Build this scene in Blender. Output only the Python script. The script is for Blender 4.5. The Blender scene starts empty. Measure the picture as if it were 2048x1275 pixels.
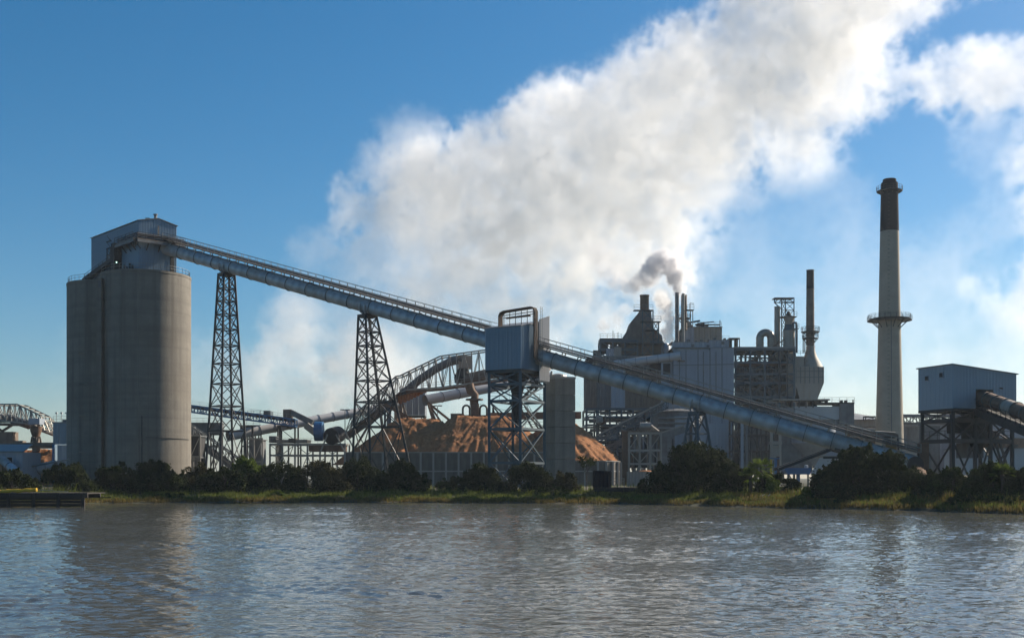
import bpy, math, random
import numpy as np
from mathutils import Vector, Matrix
random.seed(7); rng = np.random.default_rng(11)
S = bpy.context.scene; C = S.collection; R = math.radians
# ---------------------------------------------------------------- camera
FPX, CX, HY, CAMH = 2300.0, 1024.0, 955.0, 3.2
YS = 312.0                             # distance of the thin stacks
cd = bpy.data.cameras.new('camera'); cam = bpy.data.objects.new('camera', cd); C.objects.link(cam)
cd.sensor_width = 36; cd.lens = 36*FPX/2048; cd.shift_y = (HY-637.5)/2048
cd.clip_start = 0.5; cd.clip_end = 20000
cam.location = (0, 0, CAMH); cam.rotation_euler = (R(90), 0, 0); S.camera = cam
# ---------------------------------------------------------------- sky, sun, exposure
SUN_AZ, SUN_EL = R(56), R(31)          # azimuth clockwise from the view direction
w = bpy.data.worlds.new('World'); S.world = w; w.use_nodes = True
nt = w.node_tree; nt.nodes.clear()
sky = nt.nodes.new('ShaderNodeTexSky'); sky.sky_type = 'NISHITA'; sky.sun_disc = False
sky.sun_elevation = SUN_EL; sky.sun_rotation = SUN_AZ
sky.air_density = 1.0; sky.dust_density = 0.6; sky.ozone_density = 4.5; sky.altitude = 0
hs = nt.nodes.new('ShaderNodeHueSaturation'); hs.inputs['Saturation'].default_value = 1.30; hs.inputs['Hue'].default_value = .492; hs.inputs['Value'].default_value = 1.0
bg = nt.nodes.new('ShaderNodeBackground'); bg.inputs['Strength'].default_value = 0.058
wo = nt.nodes.new('ShaderNodeOutputWorld')
nt.links.new(sky.outputs[0], hs.inputs['Color']); nt.links.new(hs.outputs[0], bg.inputs[0]); nt.links.new(bg.outputs[0], wo.inputs[0])
sl = bpy.data.lights.new('sun', 'SUN'); sl.energy = 5.0; sl.angle = R(0.53); sl.color = (1.0, 0.88, 0.72)
so = bpy.data.objects.new('sun', sl); C.objects.link(so)
sdir = Vector((math.sin(SUN_AZ)*math.cos(SUN_EL), math.cos(SUN_AZ)*math.cos(SUN_EL), math.sin(SUN_EL)))
so.rotation_euler = sdir.to_track_quat('Z', 'Y').to_euler(); so.location = sdir*500
S.view_settings.view_transform = 'Standard'; S.view_settings.look = 'None'
S.view_settings.exposure = 0.85; S.view_settings.gamma = 1.0; S.view_settings.use_curve_mapping = False
cy = S.cycles
cy.max_bounces = 16; cy.diffuse_bounces = 3; cy.glossy_bounces = 3; cy.transmission_bounces = 3
cy.volume_bounces = 14; cy.transparent_max_bounces = 12; cy.volume_max_steps = 256; cy.volume_step_rate = 2.0
cy.use_denoising = True; cy.sample_clamp_indirect = 4.0

# ---------------------------------------------------------------- helpers
def P(px, py, Y):
    return Vector(((px-CX)*Y/FPX, Y, CAMH+(HY-py)*Y/FPX))
def XZ(px, Y): return (px-CX)*Y/FPX
def ZH(py, Y): return CAMH+(HY-py)*Y/FPX

def tag(o, label=None, cat=None, group=None, kind=None):
    if label: o['label'] = label
    if cat: o['category'] = cat
    if group: o['group'] = group
    if kind: o['kind'] = kind
    return o
ORG = {}
def thing(name, label, cat, loc, group=None):
    o = bpy.data.objects.new(name, None); C.objects.link(o); o.location = loc; o.empty_display_size = 0.5
    ORG[o] = Vector(loc); return tag(o, label, cat, group, 'thing')
def org(parent): return ORG[parent] if parent is not None else Vector((0, 0, 0))
def link(o, parent):
    C.objects.link(o)
    if parent is not None: o.parent = parent; ORG[o] = ORG[parent]
    return o

_last = [None]
class MB:
    """collects faces in world coordinates; build() links them as one mesh object"""
    def __init__(s): s.v = []; s.f = []
    def add(s, vs, fs):
        n = len(s.v); s.v += [tuple(v) for v in vs]; s.f += [tuple(i+n for i in f) for f in fs]; return s
    def box(s, x0, x1, y0, y1, z0, z1, rot=0.0, piv=None):
        vs = [Vector((x, y, z)) for x in (x0, x1) for y in (y0, y1) for z in (z0, z1)]
        if rot:
            c = Vector(piv) if piv is not None else Vector(((x0+x1)/2, (y0+y1)/2, 0))
            m = Matrix.Rotation(rot, 3, 'Z'); vs = [m @ (v-Vector((c.x, c.y, 0)))+Vector((c.x, c.y, 0)) for v in vs]
        return s.add(vs, [(0, 1, 3, 2), (4, 6, 7, 5), (0, 4, 5, 1), (2, 3, 7, 6), (0, 2, 6, 4), (1, 5, 7, 3)])
    def bar(s, p, q, w=0.1, h=None):
        p = Vector(p); q = Vector(q); h = h or w; d = (q-p).normalized()
        u = Vector((0, 0, 1)) if abs(d.z) < 0.99 else Vector((1, 0, 0))
        a = d.cross(u).normalized(); b = a.cross(d).normalized(); vs = []
        for e in (p, q):
            for i, j in ((-1, -1), (1, -1), (1, 1), (-1, 1)): vs.append(e+a*(i*w/2)+b*(j*h/2))
        return s.add(vs, [(0, 3, 2, 1), (4, 5, 6, 7), (0, 1, 5, 4), (1, 2, 6, 5), (2, 3, 7, 6), (3, 0, 4, 7)])
    def tube(s, pts, r, n=12, caps=True):
        pts = [Vector(p) for p in pts]; rr = r if isinstance(r, (list, tuple)) else [r]*len(pts)
        a = None; vs = []; fs = []
        for i, p in enumerate(pts):
            d = (pts[min(i+1, len(pts)-1)]-pts[max(i-1, 0)]).normalized()
            if a is None:
                u = Vector((0, 0, 1)) if abs(d.z) < 0.95 else Vector((1, 0, 0)); a = d.cross(u).normalized()
            else: a = (a-d*a.dot(d)).normalized()
            b = a.cross(d)
            for k in range(n):
                t = 2*math.pi*k/n; vs.append(p+(a*math.cos(t)+b*math.sin(t))*rr[i])
        for i in range(len(pts)-1):
            for k in range(n):
                k2 = (k+1) % n; fs.append((i*n+k, i*n+k2, (i+1)*n+k2, (i+1)*n+k))
        if caps: fs.append(tuple(range(n-1, -1, -1))); fs.append(tuple(range((len(pts)-1)*n, len(pts)*n)))
        return s.add(vs, fs)
    def lathe(s, cx, cyy, prof, n=32, a0=0.0, caps=True):
        return s.loft([[(cx+r*math.cos(a0+2*math.pi*k/n), cyy+r*math.sin(a0+2*math.pi*k/n), z) for k in range(n)] for r, z in prof], caps)
    def loft(s, rings, caps=True):
        n = len(rings[0]); vs = [v for r in rings for v in r]; fs = []
        for i in range(len(rings)-1):
            for k in range(n):
                k2 = (k+1) % n; fs.append((i*n+k, i*n+k2, (i+1)*n+k2, (i+1)*n+k))
        if caps: fs.append(tuple(range(n-1, -1, -1))); fs.append(tuple(range((len(rings)-1)*n, len(rings)*n)))
        return s.add(vs, fs)
    def prism(s, poly, z0, z1):
        n = len(poly); vs = [(x, y, z0) for x, y in poly]+[(x, y, z1) for x, y in poly]
        return s.add(vs, [tuple(range(n-1, -1, -1)), tuple(range(n, 2*n))]+[(k, (k+1) % n, n+(k+1) % n, n+k) for k in range(n)])
    def slab(s, quad, t):
        """a plate of thickness t below four points"""
        q = [Vector(p) for p in quad]; nrm = (q[1]-q[0]).cross(q[3]-q[0]).normalized()
        if nrm.z < 0: q.reverse(); nrm = -nrm
        return s.add([p-nrm*t for p in q]+q, [(3, 2, 1, 0), (4, 5, 6, 7), (0, 1, 5, 4), (1, 2, 6, 5), (2, 3, 7, 6), (3, 0, 4, 7)])
    def mesh(s, name, m, smooth=False, off=Vector((0, 0, 0))):
        me = bpy.data.meshes.new(name); me.from_pydata([(v[0]-off[0], v[1]-off[1], v[2]-off[2]) for v in s.v], [], s.f)
        me.materials.append(m)
        if smooth:
            me.polygons.foreach_set('use_smooth', [True]*len(me.polygons))
            try: me.set_sharp_from_angle(angle=R(40))
            except Exception: pass
        me.update(); return me
    def build(s, name, m, parent=None, smooth=False):
        _last[0] = link(bpy.data.objects.new(name, s.mesh(name, m, smooth, org(parent))), parent); return _last[0]

_BAR = {}
def bar(name, p, q, wd, m, parent, h=None):
    """one steel member: an object of its own sharing the unit bar mesh of its material"""
    p = Vector(p); q = Vector(q); h = h or wd
    if m not in _BAR: _BAR[m] = MB().box(-.5, .5, -.5, .5, -.5, .5).mesh('steel_member', m)
    d = q-p; L = d.length; d = d/L
    u = Vector((0, 0, 1)) if abs(d.z) < 0.99 else Vector((1, 0, 0))
    a = u.cross(d).normalized(); b = d.cross(a).normalized()
    o = bpy.data.objects.new(name, _BAR[m]); link(o, parent)
    mt = Matrix((d*L, a*wd, b*h)).transposed().to_4x4(); mt.translation = (p+q)/2-org(parent)
    o.matrix_local = mt; return o
def inst(name, me, mt, parent):
    o = bpy.data.objects.new(name, me); link(o, parent); mt = mt.copy(); mt.translation -= org(parent); o.matrix_local = mt; return o

# ---------------------------------------------------------------- materials
def mat(name, col, rough=0.6, metal=0.0, var=0.25, scale=0.6, streak=0.0, streakcol=None, bump=0.0, bscale=4.0, grime=None, gscale=.15, gamt=.5, spec=0.4, stretch=(1, 1, .12), coord='Object', lift=0.0):
    m = bpy.data.materials.new(name); m.use_nodes = True; t = m.node_tree; N = t.nodes; L = t.links
    b = N['Principled BSDF']; b.inputs['Roughness'].default_value = rough; b.inputs['Metallic'].default_value = metal
    b.inputs['Specular IOR Level'].default_value = spec
    co = N.new('ShaderNodeTexCoord')
    if coord == 'World':
        g = N.new('ShaderNodeNewGeometry'); src = g.outputs['Position']
    else: src = co.outputs['Object']
    n1 = N.new('ShaderNodeTexNoise'); n1.inputs['Scale'].default_value = scale; n1.inputs['Detail'].default_value = 6; n1.inputs['Roughness'].default_value = .65
    L.new(src, n1.inputs['Vector'])
    cr = N.new('ShaderNodeValToRGB'); c = Vector(col)*.78
    cr.color_ramp.elements[0].position = .3; cr.color_ramp.elements[1].position = .7
    cr.color_ramp.elements[0].color = (*(c*(1-var)), 1); cr.color_ramp.elements[1].color = (*(c*(1+var)), 1)
    L.new(n1.outputs['Fac'], cr.inputs[0]); out = cr.outputs[0]
    def layer(out, colr, scl, amt, st, lo=.48, hi=.72):
        mp = N.new('ShaderNodeMapping'); mp.inputs['Scale'].default_value = st; L.new(src, mp.inputs[0])
        n = N.new('ShaderNodeTexNoise'); n.inputs['Scale'].default_value = scl; n.inputs['Detail'].default_value = 5; L.new(mp.outputs[0], n.inputs['Vector'])
        mr = N.new('ShaderNodeMapRange'); mr.inputs[1].default_value = lo; mr.inputs[2].default_value = hi; mr.inputs[4].default_value = amt
        L.new(n.outputs['Fac'], mr.inputs[0]); mx = N.new('ShaderNodeMix'); mx.data_type = 'RGBA'
        L.new(mr.outputs[0], mx.inputs[0]); L.new(out, mx.inputs[6]); mx.inputs[7].default_value = (*colr, 1); return mx.outputs[2]
    if streak: out = layer(out, streakcol or tuple(c*.35), 1.1, streak, stretch)
    if lift: out = layer(out, tuple(c*.55), 1.0, lift, (.02, .02, .9), .5, .62)
    if grime: out = layer(out, grime, gscale, gamt, (1, 1, 1), .45, .65)
    L.new(out, b.inputs['Base Color'])
    if bump:
        nb = N.new('ShaderNodeTexNoise'); nb.inputs['Scale'].default_value = bscale; nb.inputs['Detail'].default_value = 6; L.new(src, nb.inputs['Vector'])
        bm = N.new('ShaderNodeBump'); bm.inputs['Strength'].default_value = bump; bm.inputs['Distance'].default_value = .1
        L.new(nb.outputs['Fac'], bm.inputs['Height']); L.new(bm.outputs[0], b.inputs['Normal'])
    return m
M = {}
M['concrete'] = mat('silo_concrete', (.215, .198, .17), .85, lift=.4, var=.22, scale=.25, streak=.65, streakcol=(.07, .06, .05), bump=.25, bscale=2, grime=(.12, .105, .085), gscale=.12, gamt=.6, stretch=(1, 1, .035))
M['concrete2'] = mat('tower_concrete', (.26, .24, .21), .85, var=.2, scale=.4, streak=.4, bump=.2)
M['chimney'] = mat('chimney_concrete', (.37, .32, .25), .85, var=.12, scale=.3, streak=.3, streakcol=(.25, .22, .17), bump=.1, stretch=(1, 1, .03))
M['chimney_black'] = mat('chimney_black', (.007, .011, .021), .85, var=.2, spec=.1)
M['wallconc'] = mat('retaining_concrete', (.15, .135, .115), .85, var=.25, scale=.5, streak=.5)
M['post'] = mat('post_concrete', (.32, .31, .29), .8, var=.15)
M['tube'] = mat('conveyor_grey_paint', (.54, .57, .61), .36, metal=.15, var=.14, scale=.5, streak=.6, streakcol=(.10, .11, .12), bump=.06, bscale=.8, grime=(.22, .21, .19), gscale=.35, gamt=.45, stretch=(.7, .7, .7))
M['tube2'] = mat('conveyor_grey_paint_worn', (.46, .49, .53), .42, metal=.15, var=.2, scale=.6, streak=.7, streakcol=(.16, .13, .10), bump=.1, bscale=.7, grime=(.25, .20, .15), gscale=.5, gamt=.5, stretch=(.6, .6, .6))
M['tube3'] = mat('conveyor_blue_paint', (.46, .53, .61), .36, metal=.15, var=.12, scale=.5, streak=.6, streakcol=(.12, .12, .13), bump=.06, bscale=.9, grime=(.22, .21, .19), gscale=.4, gamt=.4, stretch=(.8, .8, .8))
M['siding'] = mat('house_siding_paint', (.18, .255, .33), .4, metal=.3, var=.1, scale=.3, streak=.3, streakcol=(.08, .11, .14))
M['siding3'] = mat('right_house_paint', (.30, .37, .44), .4, metal=.2, var=.08, scale=.3, streak=.3, streakcol=(.18, .22, .26))
M['siding2'] = mat('pale_siding_paint', (.32, .37, .43), .45, metal=.15, var=.08, scale=.3, streak=.25, streakcol=(.14, .16, .18))
M['steel'] = mat('dark_steel', (.05, .052, .055), .55, metal=.4, var=.35, scale=.8, streak=.4, streakcol=(.09, .05, .03))
M['bluesteel'] = mat('blue_grey_steel', (.08, .115, .14), .5, metal=.3, var=.25, streak=.3, streakcol=(.08, .06, .05))
M['galv'] = mat('galvanised_steel', (.30, .29, .265), .5, metal=.4, var=.2, scale=.8)
M['rust'] = mat('rusty_steel', (.17, .10, .065), .8, metal=.1, var=.4, scale=.7, bump=.2)
M['brown'] = mat('brown_steel', (.19, .15, .12), .75, metal=.1, var=.3, scale=.4, streak=.5, streakcol=(.07, .05, .04))
M['white'] = mat('white_paint', (.48, .48, .49), .45, var=.08, scale=.3, streak=.35, streakcol=(.38, .35, .32))
M['greywall'] = mat('grey_cladding', (.33, .36, .41), .55, metal=.1, var=.07, scale=.2, streak=.3, streakcol=(.14, .14, .14))
M['pale'] = mat('pale_cladding', (.36, .32, .27), .65, var=.12, scale=.2, streak=.7, streakcol=(.22, .16, .11), stretch=(1, 1, .05))
M['dark'] = mat('dark_interior', (.03, .03, .032), .8, var=.4)
M['midgrey'] = mat('mid_grey_metal', (.16, .167, .175), .6, metal=.2, var=.25, scale=.6, streak=.5, streakcol=(.07, .055, .045))
M['blue'] = mat('blue_paint', (.025, .13, .30), .45, var=.2)
M['yellow'] = mat('yellow_paint', (.70, .42, .02), .5, var=.1)
M['blacktimber'] = mat('dock_timber', (.035, .03, .026), .9, var=.4, bump=.3)
M['chips'] = mat('wood_chips', (.34, .155, .070), .95, var=.4, scale=2.6, bump=.6, bscale=5, grime=(.17, .075, .032), gscale=.3, gamt=.45, coord='World', spec=.1)
M['roof'] = mat('roof_sheet', (.22, .23, .24), .5, metal=.3, var=.15)
M['bark'] = mat('bark', (.07, .055, .04), .95, var=.3, bump=.5)
M['copper'] = mat('weathered_duct', (.30, .26, .22), .38, metal=.6, var=.3, scale=.5, grime=(.15, .085, .05), gscale=.3, gamt=.7)
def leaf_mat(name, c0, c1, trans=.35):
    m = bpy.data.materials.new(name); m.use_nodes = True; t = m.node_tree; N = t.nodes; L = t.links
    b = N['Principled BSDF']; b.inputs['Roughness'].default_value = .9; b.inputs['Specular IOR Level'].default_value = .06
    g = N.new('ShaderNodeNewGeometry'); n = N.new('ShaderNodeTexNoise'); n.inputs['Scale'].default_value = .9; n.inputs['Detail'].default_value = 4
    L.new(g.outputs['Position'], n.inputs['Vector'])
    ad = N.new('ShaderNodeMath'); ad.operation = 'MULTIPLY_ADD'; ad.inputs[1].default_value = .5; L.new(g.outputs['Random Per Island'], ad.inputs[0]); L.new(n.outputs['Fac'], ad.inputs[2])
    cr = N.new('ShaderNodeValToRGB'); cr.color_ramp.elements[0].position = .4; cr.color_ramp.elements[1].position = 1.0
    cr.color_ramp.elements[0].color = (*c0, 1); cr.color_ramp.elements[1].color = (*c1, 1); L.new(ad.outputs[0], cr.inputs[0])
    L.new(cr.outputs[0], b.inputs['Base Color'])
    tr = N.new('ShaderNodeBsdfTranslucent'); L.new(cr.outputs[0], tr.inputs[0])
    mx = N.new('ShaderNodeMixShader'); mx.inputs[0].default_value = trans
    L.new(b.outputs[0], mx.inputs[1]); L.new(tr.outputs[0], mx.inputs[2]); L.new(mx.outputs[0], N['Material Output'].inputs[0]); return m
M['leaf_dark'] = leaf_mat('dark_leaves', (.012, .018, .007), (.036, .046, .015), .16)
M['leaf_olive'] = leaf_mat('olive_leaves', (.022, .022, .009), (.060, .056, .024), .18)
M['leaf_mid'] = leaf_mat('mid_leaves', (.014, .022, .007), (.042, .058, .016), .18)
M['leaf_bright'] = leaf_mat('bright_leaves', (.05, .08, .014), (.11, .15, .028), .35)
M['grass'] = leaf_mat('bank_grass', (.062, .08, .016), (.145, .165, .036), .36)
M['reed'] = leaf_mat('bank_reeds', (.085, .068, .022), (.19, .14, .045), .35)
# ---------------------------------------------------------------- water, ground
SH = [(-400, 100), (-200, 118), (-100, 124), (-57, 129), (-54, 143), (-45, 149), (-22, 153), (10, 143), (26, 127.5), (35, 117), (41.5, 107), (46, 100), (60, 92), (90, 84), (200, 70), (400, 60)]
_sx = np.array([a for a, b in SH], float); _sy = np.array([b for a, b in SH], float)
def shoreY(x): return np.interp(x, _sx, _sy)
def grid_mesh(name, X, Y, Z, m, smooth=True, keep=None):
    ny, nx = X.shape; me = bpy.data.meshes.new(name)
    co = np.stack([X, Y, Z], -1).reshape(-1, 3).astype(np.float32)
    i = np.arange(ny-1)[:, None]*nx+np.arange(nx-1)[None, :]
    q = np.stack([i, i+1, i+nx+1, i+nx], -1).reshape(-1, 4).astype(np.int32)
    if keep is not None:
        kf = keep.ravel(); q = q[kf[q].any(1)]
    me.vertices.add(len(co)); me.vertices.foreach_set('co', co.ravel())
    me.loops.add(q.size); me.loops.foreach_set('vertex_index', q.ravel())
    me.polygons.add(len(q)); me.polygons.foreach_set('loop_start', np.arange(0, q.size, 4, dtype=np.int32))
    me.materials.append(m); me.update(calc_edges=True); me.validate()
    me.polygons.foreach_set('use_smooth', [smooth]*len(me.polygons))
    return me
def fnoise(x, y, sc, seed, octv=4):
    """cheap smooth 2-D noise: sums of sines with random directions"""
    r = np.random.default_rng(seed); out = 0*x; a = 1.0; k = 1.0/sc
    for o in range(octv):
        for j in range(5):
            th = r.uniform(0, 6.283); ph = r.uniform(0, 6.283); kk = k*r.uniform(.7, 1.4)
            out = out+a*np.sin(6.283*kk*(x*np.cos(th)+y*np.sin(th))+ph)/2.5
        a *= .5; k *= 2.1
    return out
# water surface: real waves, finer towards the near side
wm = bpy.data.materials.new('river_water'); wm.use_nodes = True; t = wm.node_tree; N = t.nodes; L = t.links
b = N['Principled BSDF']; b.inputs['Base Color'].default_value = (.075, .078, .072, 1); b.inputs['Roughness'].default_value = .05; b.inputs['IOR'].default_value = 1.333
g = N.new('ShaderNodeNewGeometry')
mp = N.new('ShaderNodeMapping'); mp.inputs['Scale'].default_value = (.7, 1.15, 1); L.new(g.outputs['Position'], mp.inputs[0])
n1 = N.new('ShaderNodeTexNoise'); n1.inputs['Scale'].default_value = 2.4; n1.inputs['Detail'].default_value = 2.0; n1.inputs['Roughness'].default_value = .62; n1.inputs['Distortion'].default_value = .6
L.new(mp.outputs[0], n1.inputs['Vector'])
bm = N.new('ShaderNodeBump'); bm.inputs['Strength'].default_value = .7; bm.inputs['Distance'].default_value = .06
L.new(n1.outputs['Fac'], bm.inputs['Height']); L.new(bm.outputs[0], b.inputs['Normal'])
nr, nc = 620, 560
yy = np.geomspace(12, 185, nr); u = np.linspace(-1, 1, nc)
Yw = np.repeat(yy[:, None], nc, 1); Xw = u[None, :]*(yy[:, None]*.56+10)
Zw = np.zeros_like(Xw); r2 = np.random.default_rng(5)
patch = .8+.3*fnoise(Xw, Yw*1.6, 26, 31, 3)
for i in range(60):
    lam = float(np.exp(r2.uniform(np.log(.32), np.log(1.4)))); th = r2.normal(R(80), R(38)); k = 2*math.pi/lam
    amp = .0040*lam**.70*r2.uniform(.6, 1.3)
    ph = k*(Xw*math.cos(th)+Yw*math.sin(th))+r2.uniform(0, 6.28)
    fade = np.clip(lam/(.006*Yw), 0, 1)
    Zw += amp*fade*np.sin(ph+.35*np.sin(ph))
Zw *= np.clip(patch, .35, 1.4)
o = bpy.data.objects.new('water', grid_mesh('water', Xw, Yw, Zw, wm)); C.objects.link(o); tag(o, 'grey brown river with small ripples along the bank', kind='structure')
me = MB().add([(-3000, -800, -.2), (3000, -800, -.2), (3000, 700, -.2), (-3000, 700, -.2)], [(0, 1, 2, 3)]).mesh('water_beyond', wm)
o = bpy.data.objects.new('water', me); C.objects.link(o); tag(o, 'outer reach of the same river', kind='structure')
# ground sheet
gm = mat('bank_soil', (.05, .045, .024), .95, var=.35, scale=.5, bump=.5, grime=(.035, .042, .014), gscale=.2, gamt=.8, coord='World')
xs = np.concatenate([np.linspace(-3000, -140, 14), np.arange(-130, 131, 1.0), np.linspace(140, 3000, 14)])
ds = np.concatenate([[-14, -8, -4, -2, -1], np.arange(0, 30, .8), [34, 40, 50, 65, 90, 130, 200, 320, 600, 1200, 2000, 2900]])
def groundZ(d, x, y):
    z = np.where(d < 0, .12*d, np.interp(d, [0, .8, 3, 9, 20, 40], [0.02, .16, .40, 1.0, 1.5, 1.6]))
    return z+np.where((d > -1) & (d < 200), np.clip(d+1, 0, 2)*.05*fnoise(x, y, 5, 3, 3), 0)
Xg = np.repeat(xs[None, :], len(ds), 0); Yg = shoreY(Xg)+.9*fnoise(Xg, Xg*0, 9, 8, 3)+ds[:, None]
Zg = groundZ(np.repeat(ds[:, None], len(xs), 1), Xg, Yg)
o = bpy.data.objects.new('ground', grid_mesh('ground', Xg, Yg, Zg, gm)); C.objects.link(o); tag(o, 'grassy river bank and mill yard', kind='structure')
def gz(x, y):
    return float(groundZ(np.array(y-float(shoreY(x))), np.array(float(x)), np.array(float(y))))

# ---------------------------------------------------------------- haze: the thin summer air over the river and the mill
hz = bpy.data.materials.new('thin_haze'); hz.use_nodes = True; t = hz.node_tree; t.nodes.clear()
pv = t.nodes.new('ShaderNodeVolumePrincipled'); pv.inputs['Color'].default_value = (.78, .89, 1.0, 1); pv.inputs['Density'].default_value = .00010; pv.inputs['Anisotropy'].default_value = .2
mo = t.nodes.new('ShaderNodeOutputMaterial'); t.links.new(pv.outputs[0], mo.inputs['Volume'])
o = MB().box(-3400, 3400, -900, 3400, -4, 88).build('haze', hz); tag(o, 'thin pale haze over the river and the mill', kind='stuff')
# ---------------------------------------------------------------- shared builders
def lerp(a, b, t): return Vector(a)+(Vector(b)-Vector(a))*t
def on_line(A, B, px):
    k = (px-CX)/FPX; t = (k*A.y-A.x)/((B.x-A.x)-k*(B.y-A.y)); return A+(B-A)*t, t
def railing(name, parent, pts, m, h=1.1, step=1.8, w=.06, rails=2):
    mb = MB()
    for p, q in zip(pts[:-1], pts[1:]):
        p = Vector(p); q = Vector(q); n = max(1, round((q-p).length/step))
        for i in range(n+1):
            a = lerp(p, q, i/n); mb.bar(a, a+Vector((0, 0, h)), w)
        for k in range(rails):
            z = Vector((0, 0, h*(1-k*.48))); mb.bar(p+z, q+z, w)
    return mb.build(name, m, parent)
_SID = {}
def siding_wall(parent, p0, p1, z0, za, zb, m, pw=1.0, ribs=3, name='wall_panel', t=.06, proud=.05):
    """ribbed sheets side by side from p0 to p1 (outside on the right hand of p0->p1); top runs from za to zb"""
    p0 = Vector((p0[0], p0[1], 0)); p1 = Vector((p1[0], p1[1], 0)); d = p1-p0; Ltot = d.length; d /= Ltot
    n = max(1, round(Ltot/pw)); wd = Ltot/n; out = Vector((d.y, -d.x, 0)); res = []
    for i in range(n):
        h0 = za+(zb-za)*i/n-z0; h1 = za+(zb-za)*(i+1)/n-z0
        key = (m.name, round(wd, 3), round(h0, 2), round(h1, 2), ribs, proud)
        if key not in _SID:
            mb = MB(); g = .012
            def ht(x): return h0+(h1-h0)*x/wd
            mb.loft([[(x, y, 0) for x, y in ((g, 0), (wd-g, 0), (wd-g, -t), (g, -t))][::-1], [(x, y, ht(x)) for x, y in ((g, 0), (wd-g, 0), (wd-g, -t), (g, -t))][::-1]])
            for k in range(ribs):
                c = wd*(k+.5)/ribs; hw = wd/ribs*.26; q = ((c-hw, 0), (c-hw*.5, proud), (c+hw*.5, proud), (c+hw, 0))
                mb.loft([[(x, y+.001, .01) for x, y in q], [(x, y+.001, ht(x)-.01) for x, y in q]])
            _SID[key] = mb.mesh(name, m)
        mt = Matrix((d, out, Vector((0, 0, 1)))).transposed().to_4x4(); mt.translation = p0+d*(wd*i)+Vector((0, 0, z0))
        res.append(inst(name, _SID[key], mt, parent))
    return res
def truss_tower(root, bot, top, levels, m, wl=.3, wb=.13, ws=.16, rings=True):
    """legs, horizontal struts and crossed braces; levels are fractions 0..1 up the legs"""
    n = len(bot)
    for b_, t_ in zip(bot, top): bar('leg', b_, t_, wl, m, root)
    for i, f in enumerate(levels):
        pts = [lerp(bot[k], top[k], f) for k in range(n)]
        for k in range(n):
            if rings and f > 0: bar('strut', pts[k], pts[(k+1) % n], ws, m, root)
            if i < len(levels)-1:
                up = [lerp(bot[j], top[j], levels[i+1]) for j in range(n)]
                bar('brace', pts[k], up[(k+1) % n], wb, m, root); bar('brace', pts[(k+1) % n], up[k], wb, m, root)
_tr = random.Random(12)
def conveyor(name, label, A, B, D, nseg, m, group=None, walkway=True, saddle=(), rings=1):
    d = (B-A); L = d.length; d = d/L; s = d.cross(Vector((0, 0, 1))).normalized(); u = s.cross(d).normalized()
    if u.z < 0: u = -u
    root = thing(name, label, 'conveyor', A, group)
    rot = Matrix((d, -s, u)).transposed().to_4x4()
    seg = L/nseg
    me = MB().tube([(0, 0, 0), (seg, 0, 0)], D/2, 28, caps=False).mesh('tube_segment', m, True)
    mes = [me]
    for q in ((M['tube2'], M['tube3']) if m is M['tube'] else (m, m)): m2 = me.copy(); m2.materials[0] = q; mes.append(m2)
    fl = MB().loft([[(x, r*math.cos(2*math.pi*k/28), r*math.sin(2*math.pi*k/28)) for k in range(28)] for x, r in ((-.05, D/2-.02), (-.05, D/2+.1), (.05, D/2+.1), (.05, D/2-.02))], False).mesh('flange', M['midgrey'])
    for i in range(nseg):
        mt = rot.copy(); mt.translation = A+d*(seg*i); sg_ = inst('tube_segment', mes[_tr.choice((0, 0, 0, 1, 2))], mt, root)
        for j in range(rings):
            mt = rot.copy(); mt.translation = A+d*(seg*(i+j/rings)); inst('flange', fl, mt, root)
    MB().tube([B-d*.02, B+d*.05], D/2-.02, 28).build('end_plate', M['midgrey'], root)
    if walkway:
        def off(t, sd, up): return A+d*(L*t)+s*sd+u*up
        h0 = D/2+.42
        bk = MB().bar((0, 0, 0), (0, 0, .62), .12)
        nb = int(L/2.4)
        for i in range(nb+1):
            for sd in (-.75, .75):
                bar('bracket', off(i/nb, sd, D/2-.25), off(i/nb, sd, h0), .14, M['galv'], root)
        MB().slab([off(0, -1.0, h0+.1), off(1, -1.0, h0+.1), off(1, 1.0, h0+.1), off(0, 1.0, h0+.1)], .16).build('walkway_deck', M['brown'], root); wkd = _last[0]
        for sd, r, up in ((-.62, .1, .28), (-.25, .13, .3), (.2, .1, .28), (.75, .09, .55)):
            MB().tube([off(.0, sd, h0+up), off(1, sd, h0+up)], r, 8).build('pipe', M['rust'] if r > .11 else M['midgrey'], root, True)
        for sd in (-1.0, 1.0):
            mb = MB(); n = int(L/1.9)
            for i in range(n+1): mb.bar(off(i/n, sd, h0+.1), off(i/n, sd, h0+.1)+Vector((0, 0, 1.15)), .07)
            for z in (.58, 1.12): mb.bar(off(0, sd, h0+.1)+Vector((0, 0, z)), off(1, sd, h0+.1)+Vector((0, 0, z)), .065)
            mb.build('handrail', M['galv'], wkd)
    return root, (A, d, s, u, L)

# ---------------------------------------------------------------- silos
def silo(name, label, px, Y, r, ztop):
    x = XZ(px, Y); zb = 1.0
    root = thing(name, label, 'silo', (x, Y, zb), 'twin concrete silos')
    prof = [(r, zb), (r, ztop-.5), (r+.06, ztop-.45), (r+.06, ztop), (r-.3, ztop+.001)]
    MB().lathe(x, Y, prof, 96).build('body', M['concrete'], root, True)
    mb = MB(); n = 40
    pts = [(x+(r-.25)*math.cos(2*math.pi*k/n), Y+(r-.25)*math.sin(2*math.pi*k/n), ztop) for k in range(n+1)]
    railing('railing', root, pts, M['galv'], 1.1, 1.4, .05)
    return root, x
YSI, RS = 218.0, 8.25
zs = ZH(537, YSI-RS)
si1, xs1 = silo('silo', 'large round concrete silo in front with a sunlit right edge', 292, YSI, RS, zs)
si2, xs2 = silo('silo', 'shaded concrete silo half hidden behind the front silo on its left', 221, 227, 8.1, zs-.35)
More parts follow.
